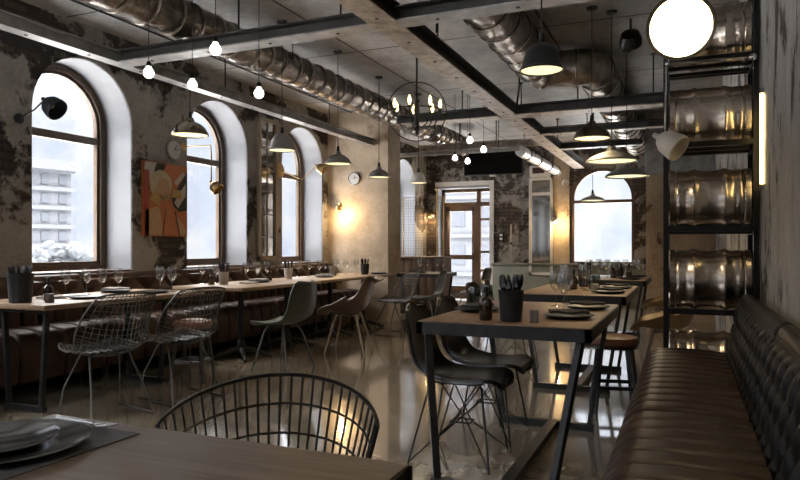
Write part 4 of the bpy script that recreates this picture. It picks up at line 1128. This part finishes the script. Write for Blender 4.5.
# second window table
for (x, y), lb in zip([(-4.76, 5.66), (-4.70, 5.82)], ['left', 'right']):
    WINE.put((x, y, T), 0, lb + ' wine glass beside the bottle on the second window table', 'pair of glasses on the second window table')
BOT.put((-4.60, 5.62, T), 0, 'brown bottle left of the stone pot on the second window table')
POTW.put((-4.55, 5.76, T), 0, 'stone coloured cutlery pot on the second window table')
fill_pot(-4.55, 5.76, T, .045, 6, 'dark spoon in the stone pot on the second window table', 'spoons in the second window table pot', seed=12)
PL.put((-4.42, 6.22, T), 0, 'black plate on the second window table')
NAPL.put((-4.42, 6.22, T + .022), R(70), 'grey napkin on the plate of the second window table')
NAPL.put((-4.35, 5.93, T), R(30), 'grey napkin lying flat on the second window table')
for k, (x, y) in enumerate([(-4.74, 6.40), (-4.68, 6.52), (-4.60, 6.44), (-4.62, 6.66)]):
    WINE.put((x, y, T), 0, ['leftmost', 'second from left', 'third from left', 'rightmost'][k] + ' wine glass in the cluster ending the second window table', 'glass cluster on the second window table')
BOT.put((-4.52, 6.56, T), 0, 'brown bottle within the glass cluster, second window table')
# third window table
POTW.put((-4.55, 7.02, T), 0, 'stone coloured cutlery pot at the near end of the third window table')
fill_pot(-4.55, 7.02, T, .045, 6, 'dark spoon in the near pot of the third window table', 'spoons in the third window table near pot', seed=8)
PL.put((-4.38, 7.62, T), 0, 'black plate on the near half of the third window table')
NAPL.put((-4.38, 7.62, T + .022), R(70), 'grey napkin on the near plate of the third window table')
for k, (x, y) in enumerate([(-4.74, 7.55), (-4.68, 7.72), (-4.60, 7.86)]):
    WINE.put((x, y, T), 0, ['nearest', 'middle', 'farthest'][k] + ' wine glass of the window side trio on the third window table', 'glass trio on the third window table')
BOT.put((-4.55, 7.98, T), 0, 'brown bottle beside the glass trio, third window table')
POTW.put((-4.52, 8.12, T), 0, 'stone coloured pot in the middle of the third window table')
for k, (x, y) in enumerate([(-4.64, 8.42), (-4.52, 8.48), (-4.42, 8.62)]):
    WINE.put((x, y, T), 0, ['left', 'middle', 'right'][k] + ' wine glass of the trio before the lit pier', 'glass trio before the pier')
POT.put((-4.28, 8.62, T), 0, 'black cutlery pot standing before the lit pier')
fill_pot(-4.28, 8.62, T, .05, 7, 'dark spoon in the black pot before the lit pier', 'spoons in the pot before the pier', seed=9)
PL.put((-4.16, 8.84, T), 0, 'black plate at the pier end of the third window table')
# small table past the pier
PL.put((-3.78, 9.48, T), 0, 'plate on the small table past the lit pier')
for k, (x, y) in enumerate([(-3.86, 9.72), (-3.76, 9.74), (-3.60, 9.80), (-3.50, 9.78)]):
    WINE.put((x, y, T), 0, ['leftmost', 'second', 'third', 'rightmost'][k] + ' wine glass from the left on the table past the pier', 'glasses on the table past the pier')
# nearest table
tag(MB().box(-1.385, -1.07, .66, 1.075, T, T + .002).build('placemat', 'mat'), 'charcoal rectangular placemat under the silver plate', 'placemat')
t = thing('charger_plate', 'large dark silver plate on the nearest dark table', 'plate', (-1.232, .885, T + .002))
MB().lathe([(0, .004), (.09, .004), (.105, .008), (.150, .016), (.156, .018), (.157, .015), (.11, .001), (.1, 0), (0, 0)], 48).build('dish', 'plate_metal', t)
t = thing('bowl_plate', 'smaller silver plate stacked on the large one', 'plate', (-1.250, .880, T + .0075))
MB().lathe([(0, .004), (.062, .004), (.078, .009), (.108, .016), (.113, .018), (.114, .015), (.08, .001), (.07, 0), (0, 0)], 48).build('dish', 'plate_metal', t)
t = thing('fork', 'steel fork lying beyond the plates on the nearest table', 'fork', (-1.225, 1.072, T + .005), R(-9))
mb = MB().tube([(-.11, 0, .0), (-.02, 0, .004), (.03, 0, .006)], [.007, .004, .004], 8)
mb.build('handle', 'chrome', t)
mb = MB().grid(lambda u, v: (.03 + .03 * u, (v - .5) * (.010 + .020 * u), .006 + .003 * math.sin(u * 3)), 5, 4, .002)
for k in range(4): mb.tube([(.058, -.012 + k * .008, .006), (.085, -.0125 + k * .0083, .010), (.10, -.012 + k * .008, .012)], .002, 5)
mb.build('fork_head', 'chrome', t)

# ------------------------------------------------------------------ things on the walls
t = thing('wall_picture', 'red and orange abstract canvas hanging between the left windows', 'painting', (-5.17, 5.57, 1.66))
MB().box(-.028, 0, -.33, .33, -.395, .395).build('canvas', 'a_orange', t, smooth=0)
def patch(mat, pts, d):
    MB().poly([pts], lambda a, b, dd: (d * .0012 + dd, a, b), .0015).build('painted_shape', mat, t, smooth=0)
patch('a_black', [(-.32, .05), (-.10, .20), (.0, .385), (-.14, .385), (-.32, .26)], 0)
patch('a_white', [(-.30, .385), (-.14, .385), (-.20, .24), (-.32, .16), (-.32, .3)], 1)
patch('a_red', [(-.325, -.39), (-.25, -.39), (-.25, .30), (-.325, .30)], 2)
patch('a_black', [(.06, -.02), (.325, .34), (.325, -.10), (.2, -.12)], 0)
patch('a_white', [(.12, -.02), (.30, .20), (.30, .06), (.18, -.08)], 1)
patch('a_white', [(.16, .17), (.30, .30), (.26, .33), (.12, .20)], 1)
patch('a_cream', [(-.08 + .16 * math.cos(a) * (1 + .12 * math.sin(3 * a)), .13 + .19 * math.sin(a)) for a in [2 * PI * k / 18 for k in range(18)]], 2)
patch('a_tan', [(-.04 + .09 * math.cos(a), .12 + .12 * math.sin(a)) for a in [2 * PI * k / 14 for k in range(14)]], 3)
patch('a_yellow', [(-.25, .0), (-.05, -.10), (.0, -.02), (-.15, .1)], 3)
patch('a_yellow', [(.08, .04), (.24, .02), (.22, .12), (.10, .12)], 3)
patch('a_tan', [(-.31, -.12), (-.12, -.08), (.05, -.20), (-.02, -.385), (-.31, -.385)], 2)
patch('a_orange', [(-.10, -.02), (.08, .02), (.15, -.2), (.2, -.385), (-.05, -.385)], 4)
patch('a_tan', [(.12, -.14), (.2, -.2), (.31, -.33), (.27, -.385), (.2, -.385)], 5)
patch('a_black', [(.12, -.12), (.135, -.12), (.21, -.385), (.195, -.385)], 6)
patch('a_black', [(-.02, -.12), (-.01, -.11), (-.05, -.385), (-.065, -.385)], 6)
def clock(label, loc, r, wall):
    t = thing('wall_clock', label, 'clock', loc)
    q = Matrix.Rotation(R(90), 4, 'Y') if wall == 'x' else Matrix.Rotation(R(90), 4, 'X')
    MB().lathe([(0, 0), (r, 0), (r, .03), (r * .9, .035), (r * .88, .025), (0, .025)], 32, q).build('clock_case', 'gray_steel', t)
    MB().lathe([(0, .026), (r * .87, .026), (r * .87, .028), (0, .028)], 32, q).build('dial', 'clock_face', t)
    mb = MB()
    for a, l in ((R(60), .5), (R(10), .72)):
        if wall == 'x': mb.beam((.031, 0, 0), (.031, l * r * math.cos(a), l * r * math.sin(a)), .006, .004)
        else: mb.beam((0, -.031, 0), (l * r * math.cos(a), -.031, l * r * math.sin(a)), .006, .004)
    mb.build('hands', 'black_steel', t)
clock('round pale wall clock above the orange canvas', (-5.198, 5.70, 2.22), .115, 'x')
clock('round pale wall clock on the lit pier', (-4.72, 9.148, 2.21), .10, 'y')
# tall mirrors
t = thing('wall_mirror', 'tall narrow gridded mirror between the second and third windows', 'mirror', (-5.195, 7.47, .98))
MB().box(0, .045, -.22, -.17, 0, 1.90).box(0, .045, .17, .22, 0, 1.90).box(0, .045, -.22, .22, 0, .05).box(0, .045, -.22, .22, 1.85, 1.90).build('mirror_frame', 'frame_wood', t)
MB().box(.005, .016, -.175, .175, .04, 1.86).build('mirror_glass', 'mirror', t)
mb = MB().box(.016, .026, -.006, .006, .05, 1.85)
for z in (.3, .6, .9, 1.2, 1.5): mb.box(.016, .026, -.17, .17, z, z + .01)
mb.build('glazing_bar', 'frame_wood', t)
t = thing('wall_mirror', 'framed mirror on the far wall left of the arched window', 'mirror', (-2.69, 13.47, .58))
MB().box(-.24, -.19, -.04, .03, 0, 1.98).box(.19, .24, -.04, .03, 0, 1.98).box(-.24, .24, -.04, .03, 0, .05).box(-.24, .24, -.04, .03, 1.93, 1.98).build('mirror_frame', 'white_trim', t)
MB().box(-.2, .2, -.005, .02, .04, 1.94).build('mirror_glass', 'mirror', t)
MB().box(-.18, .18, -.02, -.005, 1.62, 1.68).build('glazing_bar', 'white_trim', t)
t = thing('wall_box', 'pale wall box mounted on the mirror top at the far wall', 'box', (-2.69, 13.40, 2.57))
MB().box(-.20, .20, -.10, .09, 0, .22, .01).build('box_body', 'white_trim', t)
MB().box(-.14, .10, -.106, -.10, .06, .18).build('box_front', 'leather_red', t)
t = thing('television', 'black flat screen hanging high on the far wall', 'television', (-3.65, 13.30, 2.64))
MB().box(-.62, .62, -.02, .03, 0, .58, .008).build('screen_body', 'black_steel', t)
MB().box(-.605, .605, -.024, -.018, .02, .565).build('screen', 'screen', t)
MB().box(-.1, .1, .03, .19, .2, .4).build('wall_mount', 'black_steel', t)
MB().box(-.06, .06, -.05, .0, -.035, .0).build('camera_box', 'white_trim', t)
t = thing('switch_box', 'small dark switch box on the far wall beside the door', 'switch', (-3.52, 13.495, 1.36))
MB().box(-.06, .06, -.03, .003, -.09, .09, .006).build('switch_case', 'black_steel', t)
MB().box(-.03, .03, -.036, -.03, .015, .065).box(-.03, .03, -.036, -.03, -.065, -.015).build('rocker', 'lamp_white', t)
pipe('wall_pipe', 'slim upright steel pipe on the far wall right of the door', [(-3.30, 13.42, .83), (-3.30, 13.42, 1.62)], .018, 'gray_steel')
# counter with a wire mesh screen
t = thing('host_counter', 'dark wood panelled counter in front of the entrance', 'counter', (-4.15, 10.55, 0))
MB().box(-.45, .40, -.02, .0, .06, .95).box(-.45, -.43, 0, .4, .06, .95).box(.38, .40, 0, .4, .06, .95).box(-.45, .4, .38, .4, .06, .95).build('counter_body', 'panel_wood', t, smooth=0)
for k in range(6):
    MB().box(-.44 + k * .14, -.44 + k * .14 + .125, -.035, -.018, .10, .92, .004).build('front_board', 'panel_wood', t)
MB().box(-.48, .43, -.06, .43, .95, .985, .006).build('countertop', 'panel_wood', t)
MB().box(-.43, .38, .0, .38, 0, .06).build('plinth', 'dark', t)
t = thing('mesh_screen', 'brass framed wire mesh screen standing on the counter', 'screen', (-4.15, 10.6, .985))
MB().tube([(-.36, 0, 0), (-.36, 0, 1.02), (.38, 0, 1.02), (.38, 0, 0)], .014, 8).build('screen_frame', 'brass', t)
MB().tube([(.26, 0, 0), (.26, 0, 1.14)], .012, 8).sphere((.26, 0, 1.15), .03).build('post', 'brass', t)
mb = MB()
for k in range(1, 16): mb.tube([(-.36 + k * .0463, 0, 0), (-.36 + k * .0463, 0, 1.02)], .0017, 4)
for k in range(1, 22): mb.tube([(-.36, 0, k * .0463), (.38, 0, k * .0463)], .0017, 4)
mb.build('wire_mesh', 'wire_black', t)

# ------------------------------------------------------------------ sky and daylight
wd = bpy.data.worlds.new('sky'); SC.world = wd; wd.use_nodes = True
t = wd.node_tree; bg = t.nodes['Background']
tc = t.nodes.new('ShaderNodeTexCoord')
nz = t.nodes.new('ShaderNodeTexNoise'); nz.inputs['Scale'].default_value = 13; nz.inputs['Detail'].default_value = 7; nz.inputs['Roughness'].default_value = .62
t.links.new(tc.outputs['Generated'], nz.inputs['Vector'])
rp = ramp(t, nz.outputs['Fac'], [(.40, (.74, .81, .96)), (.60, (.97, .98, 1.0))])
sp = t.nodes.new('ShaderNodeSeparateXYZ'); t.links.new(tc.outputs['Generated'], sp.inputs[0])
mr = t.nodes.new('ShaderNodeMapRange'); mr.interpolation_type = 'SMOOTHSTEP'
mr.inputs['From Min'].default_value = .15; mr.inputs['From Max'].default_value = .75
mr.inputs['To Min'].default_value = SKY_LOW; mr.inputs['To Max'].default_value = SKY_HIGH
t.links.new(sp.outputs['Z'], mr.inputs['Value'])
mr2 = t.nodes.new('ShaderNodeMapRange'); mr2.inputs['From Min'].default_value = .15; mr2.inputs['From Max'].default_value = .5
t.links.new(sp.outputs['Z'], mr2.inputs['Value'])
t.links.new(mixc(t, mr2.outputs[0], rp.outputs['Color'], (1, .955, .90)), bg.inputs['Color']); t.links.new(mr.outputs[0], bg.inputs['Strength'])

# ------------------------------------------------------------------ camera
cam = bpy.data.cameras.new('camera'); co = bpy.data.objects.new('camera', cam); COL.objects.link(co)
co.location = (0, 0, 1.15); co.rotation_euler = (R(90), 0, math.atan(285 / 660))
cam.sensor_width = 36; cam.lens = 660 / 800 * 36; cam.shift_y = 7 / 800; cam.clip_start = .02; cam.clip_end = 400
SC.camera = co
vs = SC.view_settings
vs.view_transform = 'Standard'; vs.look = 'None'; vs.gamma = 1; vs.use_curve_mapping = False; vs.exposure = 0.45
SC.cycles.max_bounces = 10; SC.cycles.diffuse_bounces = 5; SC.cycles.glossy_bounces = 5; SC.cycles.transparent_max_bounces = 24
SC.cycles.sample_clamp_indirect = 6; SC.cycles.caustics_reflective = False; SC.cycles.caustics_refractive = False
